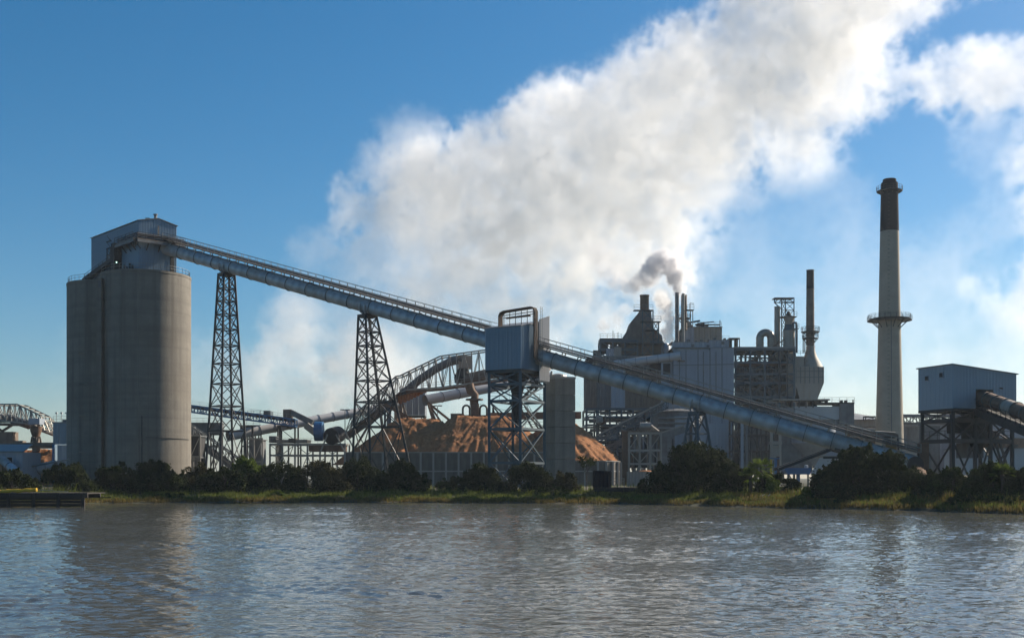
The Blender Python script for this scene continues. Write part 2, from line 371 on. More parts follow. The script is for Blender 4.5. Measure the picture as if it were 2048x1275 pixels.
for a in (-.25, .14, -.7):                  # vertical seams of the front silo
    xx = xs1+(RS+.02)*math.sin(a); yy_ = YSI-(RS+.02)*math.cos(a)
    MB().bar((xx, yy_, 2), (xx, yy_, zs-.5), .09).build('seam', M['concrete2'], si1)
xx, yy_ = xs1+(RS+.05)*math.sin(.22), YSI-(RS+.05)*math.cos(.22)
MB().tube([(xx, yy_, 2), (xx, yy_, 14.5)], .09, 8).build('drain_pipe', M['steel'], si1)
mb = MB()
for k in range(14):
    a0, a1 = .3+k*.085, .3+(k+1)*.085
    mb.bar((xs1+(RS+.07)*math.sin(a0), YSI-(RS+.07)*math.cos(a0), 10.6-k*.012), (xs1+(RS+.07)*math.sin(a1), YSI-(RS+.07)*math.cos(a1), 10.6-(k+1)*.012), .09)
mb.build('cable_conduit', M['steel'], si1)
for k, z in enumerate((8, 15, 21, 27)):          # small wall marks of the rear silo
    a = -.3; MB().box(xs2-8.1*math.sin(.3)-.9, xs2-8.1*math.sin(.3)+.9, 227-8.1*math.cos(.3)-.18, 227-8.1*math.cos(.3)+.3, z, z+.25).build('wall_ledge', M['concrete2'], si2)
sh = thing('stair_shaft', 'narrow concrete shaft standing between the two silos', 'shaft', (XZ(203, 214), 214, 1))
zz = 1.0; n = 7
for k in range(n):
    z1 = 1+(zs-1.4-1)*(k+1)/n
    MB().box(XZ(194, 211.5), XZ(203.5, 211.5), 211.2, 218, zz+.02, z1).build('concrete_segment', M['concrete'], sh); zz = z1
MB().box(XZ(196, 211), XZ(201, 211), 211.1, 211.2, zs-3.3, zs-2).build('access_door', M['midgrey'], sh)

# headhouse on the silos
N0 = Vector((-68.8, 212, 0)); ul = Vector((-14.6, 16, 0)).normalized(); ur = Vector((.739, .673, 0))
LL, LR = 21.7, 7.45; ze, zr, z0 = 50.6, 51.5, zs-.2
hh = thing('silo_headhouse', 'long blue grey gabled headhouse sitting on top of the silos', 'headhouse', N0+Vector((0, 0, z0)))
pL = N0+ul*LL; pR = N0+ur*LR; pB = pR+ul*LL; pm = N0+ur*(LR/2); pmB = pm+ul*LL
siding_wall(hh, pL, N0, z0, ze, ze, M['siding'], 1.1)
siding_wall(hh, N0, pm, z0, ze, zr, M['siding'], 1.0); siding_wall(hh, pm, pR, z0, zr, ze, M['siding'], 1.0)
siding_wall(hh, pR, pB, z0, ze, ze, M['siding'], 1.1); siding_wall(hh, pB, pmB, z0, ze, zr, M['siding'], 1.0); siding_wall(hh, pmB, pL, z0, zr, ze, M['siding'], 1.0)
def at(p, z): return Vector((p.x, p.y, z))
for a, b_ in ((N0, pm), (pm, pR)):
    za, zb = (ze, zr) if a is N0 else (zr, ze); o = -ul*.25
    e = ur*.25*(-1 if a is N0 else 1); A_, B_ = (a+e, b_) if a is N0 else (a, b_+e)
    MB().slab([at(A_+o, za+.1), at(B_+o, zb+.1), at(B_+ul*(LL+.25), zb+.1), at(A_+ul*(LL+.25), za+.1)], .08).build('roof_slope', M['roof'], hh)
MB().tube([at(pm-ul*.2, z0+9.0), at(pm-ul*.2, z0+7)], .11, 8).build('downpipe', M['steel'], hh)
p = pm+ul*1.0; MB().lathe(p.x, p.y, [(.28, zr), (.28, zr+.8), (.42, zr+.82), (.42, zr+1.0)], 12).build('roof_vent', M['midgrey'], hh)
p = pm+ul*1.6-ur*1.2; MB().box(p.x-.4, p.x+.4, p.y-.4, p.y+.4, zr-.4, zr+.15).build('roof_hatch', M['roof'], hh)
# front bay, catwalk round the corner, pipe column, sloped gallery on the left
zc = 47.1
wl = [pR+ur*1.0-ul*.9, N0-ul*.9-ur*.9, N0+ul*7.2-ur*.9]
for a, b_ in zip(wl[:-1], wl[1:]):
    dd = (b_-a).normalized(); nn = Vector((dd.y, -dd.x, 0)); nn = nn if nn.y < 0 else -nn
    if b_ is wl[-1]: nn = -ur
    else: nn = -ul
    MB().slab([at(a+nn*.6, zc), at(b_+nn*.6, zc), at(b_-nn*.6, zc), at(a-nn*.6, zc)], .18).build('catwalk_deck', M['brown'], hh); ctw = _last[0]
    MB().bar(at(a+nn*.5, zc-.45), at(b_+nn*.5, zc-.45), .28, .5).build('catwalk_beam', M['midgrey'], hh)
    for k, r in enumerate((.14, .11, .14)): MB().tube([at(a+nn*(.1*k-.1), zc+.25+.32*k), at(b_+nn*(.1*k-.1), zc+.25+.32*k)], r, 8).build('catwalk_pipe', M['rust'] if k == 1 else M['steel'], hh, True)
    railing('catwalk_railing', ctw, [at(a+nn*.6, zc), at(b_+nn*.6, zc)], M['steel'], 1.1, 1.6, .07)
    n = 4
    for k in range(n+1):
        p = lerp(a, b_, k/n); bar('catwalk_bracket', at(p+nn*.5, zc-.2), at(p-nn*.85, zc-1.8), .14, M['steel'], hh)
pc = N0+ul*8.0-ur*.8
MB().box(pc.x-.75, pc.x+.75, pc.y-.7, pc.y+.7, z0+.5, zc+.3, R(40)).build('dark_duct', M['dark'], hh)
pc2 = N0+ul*11.2-ur*.9
for q in (-.8, .8): bar('ladder_post', at(pc2+ul*q, z0+1.5), at(pc2+ul*q, zc), .18, M['steel'], hh)
for k in range(5):
    z = z0+2+k*1.3; bar('ladder_landing', at(pc2-ul*1.0, z), at(pc2+ul*1.0, z), .22, M['steel'], hh)
    bar('ladder_brace', at(pc2-ul*.8, z), at(pc2+ul*.8, z+1.2), .09, M['steel'], hh)
a, b_ = at(N0+ul*7.0-ur*1.0, zs+3.4), at(N0+ul*(LL+.9)-ur*1.0, zs+.9)
MB().bar(a, b_, 1.0, .75).build('sloped_gallery', M['dark'], hh)
railing('gallery_railing', hh, [a+Vector((0, 0, .4)), b_+Vector((0, 0, .4))], M['steel'], .9, 1.8, .06)
bar('gallery_brace', b_, at(pL, zs-1.6), .16, M['steel'], hh)
for k in range(5):
    p = N0-ur*.5+ul*(1.6+k*1.15)
    bar('equipment_post', at(p, zs), at(p, zs+1.2+.5*(k % 2)), .3, M['steel'], hh)
MB().box(*(lambda p: (p.x-.35, p.x+.35, p.y-.1, p.y+.1))(pR-ur*.9-ul*.12), z0+.4, z0+5.8, R(42)).build('dark_slot', M['dark'], hh)
# little lamp on the headhouse, lit in the photograph
em = bpy.data.materials.new('lamp_glow'); em.use_nodes = True; q = em.node_tree.nodes['Principled BSDF']; q.inputs['Emission Color'].default_value = (.5, 1, .8, 1); q.inputs['Emission Strength'].default_value = 3
p = N0+ul*7.0-ur*1.2
lp = thing('wall_lamp', 'tiny lit greenish lamp on the dark duct of the silo headhouse', 'lamp', at(p, zs+2.2))
MB().lathe(p.x, p.y, [(.07, zs+2.3), (.09, zs+2.4), (.06, zs+2.5)], 10).build('bulb', em, lp); MB().box(p.x-.22, p.x+.22, p.y-.2, p.y+.3, zs+2.5, zs+2.62).build('hood', M['steel'], lp)

# ---------------------------------------------------------------- the two big tube conveyors
A1, B1 = P(331, 496.5, 216), P(985, 683, 171)
cv1, fr1 = conveyor('tube_conveyor', 'long grey blue tube conveyor sloping from the silo headhouse to the transfer house', A1, B1, 2.3, 16, M['tube'])
A2, B2 = P(1062, 708.5, 168.5), P(1834, 929, 151)
cv2, fr2 = conveyor('tube_conveyor', 'grey blue tube conveyor sloping from the transfer house down to the right bank', A2, B2, 2.3, 15, M['tube'])
MB().tube([A1+fr1[1]*.0, A1+fr1[1]*.9], [1.5, 1.15], 24).build('mouth_collar', M['tube'], cv1, True)
MB().tube([B2-fr2[1]*.2+fr2[2]*1.3, B2-fr2[1]*.2-fr2[2]*1.3], 1.05, 24).build('end_pulley', M['dark'], cv2, True)
MB().tube([A2-fr2[1]*1.2, A2+fr2[1]*.5], [1.25, 1.35], 24).build('mouth_collar', M['tube'], cv2, True)
def saddle(cv, fr, c):
    A, d, s, u, L = fr
    for o_ in (-.55, .55):
        mb = MB(); pts = [c+(s*math.cos(t_)+u*math.sin(t_))*1.33+d*o_ for t_ in np.linspace(-math.pi*1.05, .05*math.pi, 18)]
        mb.tube(pts, .13, 6).build('saddle_ring', M['tube'], cv, True)
    for sg in (-1, 1): bar('saddle_leg', c+s*sg*.9-u*.8, c+s*sg*.9+Vector((0, 0, -1.85)), .24, M['bluesteel'], cv)
def trestle(name, label, c, zt, top, bot, fr_lv, group, m):
    root = thing(name, label, 'trestle', (c.x, c.y, gz(c.x, c.y)-.2), group)
    T = [Vector((c.x+a, c.y+b_, zt)) for a, b_ in top]; Bm = [Vector((c.x+a, c.y+b_, gz(c.x, c.y)-.3)) for a, b_ in bot]
    truss_tower(root, Bm, T, fr_lv, m, .34, .13, .2)
    for k in range(4): bar('cap_beam', T[k]+Vector((0, 0, .2)), T[(k+1) % 4]+Vector((0, 0, .2)), .42, m, root)
    bar('cap_beam', (T[0]+T[1])/2+Vector((0, 0, .1)), (T[2]+T[3])/2+Vector((0, 0, .1)), .5, m, root)
    return root
def fracs(pys, ytop, ybase, top_to_bottom=True): return [0.0]+[(ybase-v)/(ybase-ytop) for v in sorted(pys, reverse=True)]+[1.0]
c1, _ = on_line(A1, B1, 453); saddle(cv1, fr1, c1)
zt = ZH(551, c1.y)
kk = 2300/c1.y
g0 = HY-(gz(c1.x, c1.y)-CAMH)*kk
trestle('trestle_tower', 'dark steel trestle tower nearest the silos', c1, zt, [(-1.5, .1), (-.1, -1.5), (1.5, -.1), (.1, 1.5)], [(-3.95, .2), (-.2, -3.6), (3.95, -.2), (.3, 3.6)],
        fracs([577, 602, 629, 658, 690, 726, 766, 810, 859], 551, g0), 'trestle towers under the long conveyor', M['steel'])
c2, _ = on_line(A1, B1, 735); saddle(cv1, fr1, c2)
kk = 2300/c2.y; g0 = HY-(gz(c2.x, c2.y)-CAMH)*kk
trestle('trestle_tower', 'dark steel trestle tower with a leaning right leg beside the chip piles', c2, ZH(634, c2.y), [(-1.5, .1), (-.1, -1.4), (1.5, -.1), (.1, 1.4)], [(-2.6, .2), (1.1, -4.0), (7.7, -.2), (3.2, 4.0)],
        fracs([663.5, 691, 723, 760, 802, 851], 634, g0), 'trestle towers under the long conveyor', M['steel'])
c3, _ = on_line(A2, B2, 1394); saddle(cv2, fr2, c3)
kk = 2300/c3.y; g0 = HY-(gz(c3.x, c3.y)-CAMH)*kk
trestle('trestle_tower', 'short blue green trestle tower under the right conveyor behind the big bush', c3, ZH(829, c3.y), [(-1.1, .1), (-.1, -1.1), (1.1, -.1), (.1, 1.1)], [(-2.9, .2), (-.2, -2.6), (2.9, -.2), (.3, 2.6)],
        fracs([866], 829, g0), 'trestle towers under the long conveyor', M['bluesteel'])
c4, _ = on_line(A2, B2, 1664)
rt = thing('support_bent', 'dark A shaped steel support under the low end of the right conveyor', 'support', (c4.x, c4.y, 1.5))
for dx, dy in ((-7.5, -1.2), (-7.5, 1.2), (2.8, -1.2), (2.8, 1.2)): bar('leg', (c4.x+.2*dx*.2, c4.y+dy*.7, c4.z-1.2), (c4.x+dx, c4.y+dy, ZH(938 if dx < 0 else 908, c4.y)), .4, M['steel'], rt)
bar('beam', (c4.x-1.5, c4.y-1.2, c4.z-2.3), (c4.x+1.6, c4.y-1.2, c4.z-2.3), .3, M['steel'], rt)

# ---------------------------------------------------------------- transfer house on its steel tower
e1 = Vector((-.866, .5, 0)); e2 = Vector((.5, .866, 0)); Nn = Vector((XZ(1042, 164), 164, 0))
W1, W2 = 5.9, 7.6; zb_, zn, zfar = 18.8, 24.8, 26.4
th = thing('transfer_house', 'blue grey ribbed transfer house on a steel tower between the two tube conveyors', 'transfer house', Nn)
l_, r_, f_ = Nn+e1*W1, Nn+e2*W2, Nn+e1*W1+e2*W2
siding_wall(th, l_, Nn, zb_, zn, zn, M['siding'], .74, 3); siding_wall(th, Nn, r_, zb_, zn, zfar, M['siding'], .76, 3)
siding_wall(th, r_, f_, zb_, zfar, zfar, M['siding2'], .74, 3); siding_wall(th, f_, l_, zb_, zfar, zn, M['siding'], .76, 3)
MB().slab([at(l_+e1*.15-e2*.15, zn+.12), at(Nn-e1*.15-e2*.15, zn+.12), at(r_-e1*.15+e2*.15, zfar+.12), at(f_+e1*.15+e2*.15, zfar+.12)], .1).build('roof', M['roof'], th)
MB().slab([at(l_, zb_), at(Nn, zb_), at(r_, zb_), at(f_, zb_)], .3).build('floor_slab', M['steel'], th)
for a in (l_, Nn, r_): MB().bar(at(a+(Nn-a)*.002-e1*0, zb_), at(a, zn if a is not r_ else zfar), .16).build('corner_trim', M['siding2'], th)
# tall back sheet standing proud of the right side
q0 = r_+e2*.1-e1*.5; siding_wall(th, q0-e2*3.2, q0, 17.4, 26.3, 27.2, M['white'], .8, 3)
q1 = r_-e1*.25-e2*2.6; siding_wall(th, q1, q1+e2*2.4, zb_-1.6, zb_-.2, zb_-.2, M['white'], .8, 3)
# loop of pipes over the roof
pa = l_+e2*1.1-e1*1.6; pb = Nn+e2*2.6-e1*.75
for k in range(4):
    o_ = e2*(.28*k); top = 27.3-.0*k
    pts = [at(pa+o_, zn+.2), at(pa+o_, top-.6), at(pa+o_-e1*.2, top-.2), at(pa+o_-e1*.7, top), at(pb+o_+e1*.7, top+.55), at(pb+o_+e1*.2, top+.4), at(pb+o_, top), at(pb+o_, 20.6), at(pb+o_-e1*.5+e2*.3, 20.0)]
    MB().tube(pts, .13, 8).build('roof_pipe', M['steel'] if k % 2 else M['rust'], th, True)
for zz in (26.4, 26.75): MB().bar(at(pa-e1*.5+e2*.4, zz), at(pb+e1*.2+e2*.4, zz+.5), .1).build('pipe_rack_rail', M['steel'], th)
for k in range(6):
    p = lerp(pa, pb, .1+k*.165); bar('pipe_rack_post', at(p+e2*.4, zn+.3), at(p+e2*.4, 27.2+.09*k), .1, M['steel'], th)
MB().bar(at(pa-e1*.9+e2*.5, 26.35), at(pb+e1*.9+e2*.5, 26.7), .9, .12).build('pipe_tray', M['rust'], th)
pl = pb-e1*.7+e2*.6
for q in (0, .5): bar('ladder_rail', at(pl+e2*q, 19), at(pl+e2*q, 27.9), .06, M['galv'], th)
mb = MB()
for k in range(22): mb.bar(at(pl, 19.2+.4*k), at(pl+e2*.5, 19.2+.4*k), .045)
mb.build('ladder_rungs', M['galv'], th)
# tower under it
gzz = 1.2
Lc = [l_+(Nn-l_)*.06+e2*.4, Nn+e1*.35+e2*.4, r_+e1*.2-e2*.2, f_-e1*.4-e2*.4]
lev = [ZH(v, 166) for v in (925, 857, 801, 768)]+[zb_-.3]
truss_tower(th, [at(p, gzz) for p in Lc], [at(p, zb_-.3) for p in Lc], [0]+[(v-gzz)/(zb_-.3-gzz) for v in lev[:-1]]+[1], M['bluesteel'], .4, .17, .32)
mid = (Lc[0]+Lc[2])/2
MB().lathe(mid.x, mid.y, [(.25, 10.5), (.8, 13), (.8, 15.5), (1.6, 18.4)], 12).build('hopper_chute', M['steel'], th)
for k, zz in enumerate(lev[1:4]):
    MB().slab([at(Lc[1]+e2*.3, zz+.2), at(Lc[1]+e2*2.2, zz+.2), at(Lc[0]+e2*2.2, zz+.2), at(Lc[0]+e2*.3, zz+.2)], .12).build('landing', M['steel'], th)
    p0, p1 = Lc[2]-e2*.3-e1*.1, Lc[1]+e2*.4
    a, b_ = at(lerp(Lc[1], Lc[2], .25), zz), at(lerp(Lc[1], Lc[2], .85), zz+2.4 if k else zz+3.3)
    if k != 1: a, b_ = at(lerp(Lc[1], Lc[2], .85), a.z), at(lerp(Lc[1], Lc[2], .25), b_.z)
    for o_ in (0, .9): MB().bar(a+e1*(o_+.3), b_+e1*(o_+.3), .08, .3).build('stair_stringer', M['steel'], th)
    mb = MB()
    for q in range(10): c_ = lerp(a, b_, (q+.5)/10); mb.bar(c_+e1*.3, c_+e1*1.2, .25, .05)
    mb.build('stair_treads', M['steel'], th)
    railing('stair_railing', th, [a+e1*.3, b_+e1*.3], M['bluesteel'], 1.0, 1.0, .05)
    railing('landing_railing', th, [at(Lc[0], zz+.2), at(Lc[1], zz+.2), at(Lc[2], zz+.2)], M['bluesteel'], 1.0, 1.5, .045)

# concrete elevator tower right of it
et = thing('concrete_tower', 'square grey concrete tower right of the transfer house tower', 'tower', (XZ(1120, 176), 176, 1.5))
ztop = ZH(756, 173); nseg_ = 7; hs_ = (ztop-1.2)/nseg_
pv = (XZ(1112, 173.5), 173.5)
m_ = MB().box(0, 3.5, 0, 3.9, .03, hs_-.03).mesh('concrete_segment', M['concrete2'])
m2_ = MB().box(-.06, 3.56, -.06, 3.96, 0, .35).mesh('top_rim', M['post'])
base = Matrix.Translation((pv[0], pv[1], 0)) @ Matrix.Rotation(R(14), 4, 'Z')
base = Matrix.Translation((XZ(1110, 173.2), 173.2, 0)) @ Matrix.Rotation(R(26), 4, 'Z')
for k in range(nseg_): inst('concrete_segment', m_, Matrix.Translation((0, 0, 1.2+k*hs_)) @ base, et)
inst('top_rim', m2_, Matrix.Translation((0, 0, ztop)) @ base, et)
cc = base @ Vector((1.5, 1.9, 0))
MB().lathe(cc.x, cc.y, [(1.45, ztop+.36), (1.3, ztop+.7), (.3, ztop+.95)], 20).build('top_cone', M['galv'], et)
MB().tube([(cc.x-1, cc.y-1.2, ztop+.3), (cc.x-1, cc.y-1.2, ztop+1.2)], .16, 8).build('vent_pipe', M['galv'], et)
# ---------------------------------------------------------------- chip piles and their retaining wall
def ridge_pile(name, label, x0, x1, y, zr, zb, slope, seed, xlo, xhi, ylo, yhi, group='wood chip piles', ell=None):
    nx, ny = int((xhi-xlo)/.3), int((yhi-ylo)/.3)
    X, Y = np.meshgrid(np.linspace(xlo, xhi, nx), np.linspace(ylo, yhi, ny))
    dx = np.maximum(np.maximum(x0-X, X-x1), 0); d = np.sqrt(dx**2+(Y-y)**2)
    ang = np.arctan2(Y-y, X-(x0+x1)/2)
    gul = .16*fnoise(ang*5, d*.10, 1.1, seed, 3)
    Z = zr-slope*np.sqrt(d*d+.5)+slope*.7+gul*np.clip(d/7, 0, 1)+.10*fnoise(X, Y, 2.6, seed+3, 4)+.12*fnoise(X, Y, 8, seed+5, 2)
    Z = Z+.09*np.random.default_rng(seed).standard_normal(Z.shape)
    kp = Z > zb
    if ell: kp &= (X < ell[0]) | (((X-ell[0])/ell[2])**2+((Y-ell[1])/ell[3])**2 < 1)
    Z = np.maximum(Z, zb)
    me = grid_mesh(name, X, Y, Z, M['chips'], True, kp); o = bpy.data.objects.new(name, me); C.objects.link(o)
    return tag(o, label, 'wood chip pile', group, 'thing')
ridge_pile('chip_pile', 'left orange wood chip pile behind the leaning trestle tower', XZ(800, 246), XZ(868, 246), 247, ZH(836, 246), 6.0, .74, 41, XZ(640, 246), XZ(930, 246), 229, 262)
ridge_pile('chip_pile', 'middle flat topped orange wood chip pile under the stacker', XZ(915, 245), XZ(1008, 245), 245, ZH(831, 245), 6.0, .76, 52, XZ(770, 245), XZ(1150, 245), 228.6, 264)
ridge_pile('chip_pile', 'right cone of orange wood chips with a sunlit slope beside the concrete tower', XZ(1119, 246), XZ(1124, 246), 246, ZH(830, 246), 5.2, .80, 63, XZ(1010, 246), XZ(1262, 246), 229, 253.5, ell=(XZ(1195, 228), 241, 5.4, 12.8))
wt = ZH(905, 228); wb_ = 1.2
rw = thing('retaining_wall', 'long grey concrete retaining wall with pale posts in front of the chip piles', 'retaining wall', (XZ(960, 228), 228, wb_))
pw = XZ(24.2+1024, 228); xw0, xw1 = XZ(690, 228), XZ(1195, 228); nW = int((xw1-xw0)/pw)
path = [(xw0+i*(xw1-xw0)/nW, 228.0) for i in range(nW+1)]
cxr, cyr = xw1, 241.0
for k in range(1, 11):
    a = -math.pi/2+k*math.pi/11; path.append((cxr+5.6*math.cos(a)*1.0, cyr+13*math.sin(a)))
pan = {}
for i in range(len(path)-1):
    a = Vector((*path[i], 0)); b_ = Vector((*path[i+1], 0)); d_ = (b_-a); Ls = d_.length; d_ /= Ls; nn = Vector((d_.y, -d_.x, 0))
    wq = wt if i < nW-4 else wt-1.7; key = (round(Ls, 2), wq)
    if key not in pan: pan[key] = (MB().box(.02, Ls-.02, -.35, 0, 0, 3.2).mesh('lower_wall_slab', M['wallconc']), MB().box(.02, Ls-.02, -.35, 0, 3.45, wq-wb_).mesh('upper_wall_slab', M['wallconc']), MB().box(0, Ls, -.35, .08, 3.2, 3.45).mesh('rail_beam', M['post']), MB().box(0, Ls, -.4, .1, wq-wb_, wq-wb_+.18).mesh('coping', M['galv']))
    mt = Matrix((d_, nn, Vector((0, 0, 1)))).transposed().to_4x4(); mt.translation = a+Vector((0, 0, wb_)); mt2 = mt
    for nme, me in zip(('wall_slab', 'wall_slab', 'rail_beam', 'coping'), pan[key]): inst(nme, me, mt, rw)
    bar('wall_post', at(a+nn*.22, wb_), at(a+nn*.22, wq), .36, M['post'], rw)
MB().prism([(x, y+.5) for x, y in path[:nW+1]]+[(x-.5, y) for x, y in path[nW+1:]]+[(xw0, path[-1][1]-.5)], wt-3, wt-1.8).build('pile_floor', M['chips'], rw)

# ---------------------------------------------------------------- travelling gantry (arched truss bridge) over the piles
def truss_bridge(root, top, bot, wd, m, nb, ww=.22, wv=.14, ydir=Vector((0, 1, 0))):
    """top / bottom polylines in front plane, mirrored by wd to the back plane"""
    for sd in (0, 1):
        o_ = ydir*(wd*sd)
        for pl_ in (top, bot):
            for a, b_ in zip(pl_[:-1], pl_[1:]): bar('chord', a+o_, b_+o_, ww, m, root)
    def along(pl_, t):
        Ls = [(b_-a).length for a, b_ in zip(pl_[:-1], pl_[1:])]; s_ = t*sum(Ls)
        for (a, b_), l in zip(zip(pl_[:-1], pl_[1:]), Ls):
            if s_ <= l+1e-6: return a+(b_-a)*(s_/l)
            s_ -= l
        return pl_[-1]
    tp = [along(top, i/nb) for i in range(nb+1)]; bp = [along(bot, i/nb) for i in range(nb+1)]
    for i in range(nb+1):
        for sd in (0, 1):
            o_ = ydir*(wd*sd); bar('vertical', tp[i]+o_, bp[i]+o_, wv, m, root)
            if i < nb:
                a, b_ = (tp[i], bp[i+1]) if i % 2 else (bp[i], tp[i+1]); bar('diagonal', a+o_, b_+o_, wv*.8, m, root)
        bar('cross_beam', tp[i], tp[i]+ydir*wd, wv, m, root); bar('cross_beam', bp[i], bp[i]+ydir*wd, wv, m, root)
    return tp, bp
YG = 268.0
ga = thing('gantry_bridge', 'pale grey arched truss conveyor bridge above the chip piles', 'conveyor bridge', (XZ(880, YG), YG, 10))
top = [P(*q) for q in [(700, 838, YG+8), (792, 752, YG+3), (800, 751, YG+3), (880, 712, YG), (980, 698, YG-2), (1092, 690, YG-5)]]
bot = [P(*q) for q in [(690, 868, YG+8), (800, 784, YG+3), (812, 779, YG+3), (885, 774, YG), (980, 760, YG-2), (1092, 744, YG-5)]]
truss_bridge(ga, top, bot, 4.5, M['galv'], 30, .3, .2)
yv = Vector((0, 2.2, 0))
arc = [P(*q)+yv for q in [(690, 872, YG+8), (760, 822, YG+5), (812, 779, YG+3), (838, 757, YG+1), (868, 737, YG), (897, 722, YG), (925, 716, YG-1)]]
MB().tube(arc, .95, 10).build('belt_cover', M['midgrey'], ga, True)
MB().tube([P(926, 757, YG-1)+yv, P(975, 746, YG-2)+yv, P(1100, 728, YG-5)+yv], 1.25, 12).build('belt_cover', M['brown'], ga, True)
MB().box(XZ(916, YG), XZ(942, YG), YG+.6, YG+4, ZH(735, YG), ZH(710, YG)).build('drive_house', M['pale'], ga)
MB().lathe(XZ(925, YG), YG+2, [(1.9, ZH(764, YG)), (2.1, ZH(752, YG)), (1.2, ZH(736, YG))], 14).build('transfer_chute', M['dark'], ga)
for a, b_ in zip(bot[2:-1], bot[3:]): MB().bar(a+Vector((0, 0, -.5)), b_+Vector((0, 0, -.5)), .3, .6).build('bottom_girder', M['rust'], ga)
railing('walkway_railing', ga, [p+Vector((0, -.9, .1)) for p in bot], M['galv'], 1.1, 2.2, .06)
MB().slab([bot[0]+Vector((0, -1, 0)), bot[1]+Vector((0, -1, 0)), bot[1]+Vector((0, 5, 0)), bot[0]+Vector((0, 5, 0))], .25).build('floor_plate', M['brown'], ga)
mb = MB()
for k in range(9):
    t_ = k/8; p = P(800+52*t_, 790-12*t_, YG+2)+yv; mb.tube([p, p+Vector((0, 0, -1.6*(1-t_)-.3))], [.9, .55], 7)
mb.build('caked_chips', M['chips'], ga)
for px, w_ in ((778, 12), (770, 5)):
    bar('support_leg', P(px, 800, YG+4), at(P(px, 800, YG+4), 1.4), 1.0 if w_ > 6 else .5, M['bluesteel'], ga)
for a, b_ in (((770, 796), (704, 905)), ((800, 790), (835, 905)), ((800, 800), (812, 905))): bar('support_leg', P(*a, YG+4), P(*b_, YG+4), .5, M['brown'], ga)
MB().box(XZ(783, YG), XZ(800, YG), YG+6, YG+9, 1.5, ZH(808, YG)).build('support_pier', M['pale'], ga)
MB().bar(P(770, 808, YG+4), P(822, 838, YG+4), 1.6, .8).build('inclined_chute', M['rust'], ga)
# discharge chute and luffing stacker under the bridge
YQ = 249.0
stc = thing('pile_stacker', 'rusty stacker machine with a long boom standing on the middle chip pile', 'stacker', (XZ(950, YQ), YQ, ZH(835, YQ)))
MB().tube([P(938, 768, YQ), P(942, 782, YQ), P(950, 790, YQ), P(948, 800, YQ), P(950, 826, YQ)], [1.0, .95, .85, .95, .8], 12).build('discharge_chute', M['rust'], stc, True)
MB().lathe(XZ(949, YQ), YQ, [(1.9, ZH(800, YQ)), (1.9, ZH(797, YQ))], 16).build('ring_platform', M['brown'], stc)
MB().box(XZ(942, YQ), XZ(958, YQ), YQ-1, YQ+1, ZH(836, YQ), ZH(808, YQ)).build('slewing_column', M['rust'], stc)
for sg in (-1, 1):
    c_ = XZ(950, YQ)+sg*1.1
    MB().tube([Vector((c_, YQ-1, ZH(831, YQ)))]+[Vector((c_+sg*(.75-.75*math.cos(t_)) , YQ-1, ZH(818, YQ)+.8*math.sin(t_))) for t_ in np.linspace(0, math.pi, 9)]+[Vector((c_+sg*1.5, YQ-1, ZH(831, YQ)))], .22, 8).build('support_hoop', M['steel'], stc, True)
MB().box(XZ(926, YQ), XZ(978, YQ), YQ-1.2, YQ+1.2, ZH(835, YQ), ZH(830, YQ)).build('turntable', M['dark'], stc)
MB().box(XZ(902, YQ), XZ(928, YQ), YQ-1.4, YQ+1.4, ZH(838, YQ), ZH(827, YQ)).build('counterweight', M['rust'], stc)
MB().bar(P(975, 832, YQ), P(1160, 830, YQ+4), 2.2, 1.5).build('boom', M['rust'], stc)
railing('boom_railing', stc, [P(940, 818, YQ)+Vector((0, -1, 0)), P(962, 818, YQ)+Vector((0, -1, 0))], M['steel'], 1.1, 1.2, .06)
bar('mast', P(986, 830, YQ), P(986, 814, YQ), .35, M['dark'], stc); bar('mast', P(990, 830, YQ), P(986, 814, YQ), .25, M['dark'], stc)
bar('stay_cable', P(986, 815, YQ), P(1040, 826, YQ), .07, M['dark'], stc)
# white tube conveyors of the yard
def white_tube(label, A, B, D, n, tilt=True): return conveyor('white_tube_conveyor', label, A, B, D, n, M['white'], 'white tube conveyors in the mill yard', walkway=False)[0]
white_tube('white tube conveyor rising right from the yard to the leaning trestle tower', P(456, 872, 262), P(800, 808, 290), 2.15, 12)
white_tube('white tube conveyor between the grey tower house and the transfer house tower', P(850, 800, 280), P(1098, 752, 300), 2.5, 8)
white_tube('whitish tube conveyor curving into the pale cladded building', P(1228, 729, 300), P(1362, 711, 296), 2.2, 6)
gh = thing('tower_house', 'plain grey tower house on stilts behind the chip piles', 'tower house', (XZ(827, 282), 282, 12))
xa, xb = XZ(800, 282), XZ(850, 282)
siding_wall(gh, (xa, 282), (xb, 282), ZH(830, 282), ZH(779, 282), ZH(779, 282), M['siding2'], 1.6, 2); siding_wall(gh, (xb, 282), (xb, 288), ZH(830, 282), ZH(779, 282), ZH(779, 282), M['siding2'], 1.5, 2)
siding_wall(gh, (xa, 288), (xa, 282), ZH(830, 282), ZH(779, 282), ZH(779, 282), M['siding2'], 1.5, 2)
MB().box(xa-.1, xb+.1, 281.9, 288.1, ZH(779, 282), ZH(779, 282)+.25).build('roof', M['roof'], gh); MB().box(xa, xb, 282.1, 288, ZH(832, 282), ZH(830, 282)-.02).build('floor_slab', M['steel'], gh)
MB().box(XZ(832, 282), XZ(838, 282), 281.9, 281.99, ZH(788, 282), ZH(784, 282)).build('louvre_vent', M['midgrey'], gh)
zt_ = ZH(832, 282); truss_tower(gh, [Vector(q) for q in ((xa+.3, 282.3, 1), (xb-.3, 282.3, 1), (xb-.3, 287.7, 1), (xa+.3, 287.7, 1))], [Vector(q) for q in ((xa+.3, 282.3, zt_), (xb-.3, 282.3, zt_), (xb-.3, 287.7, zt_), (xa+.3, 287.7, zt_))], [0, .25, .5, .75, 1], M['steel'], .3, .15, .2)
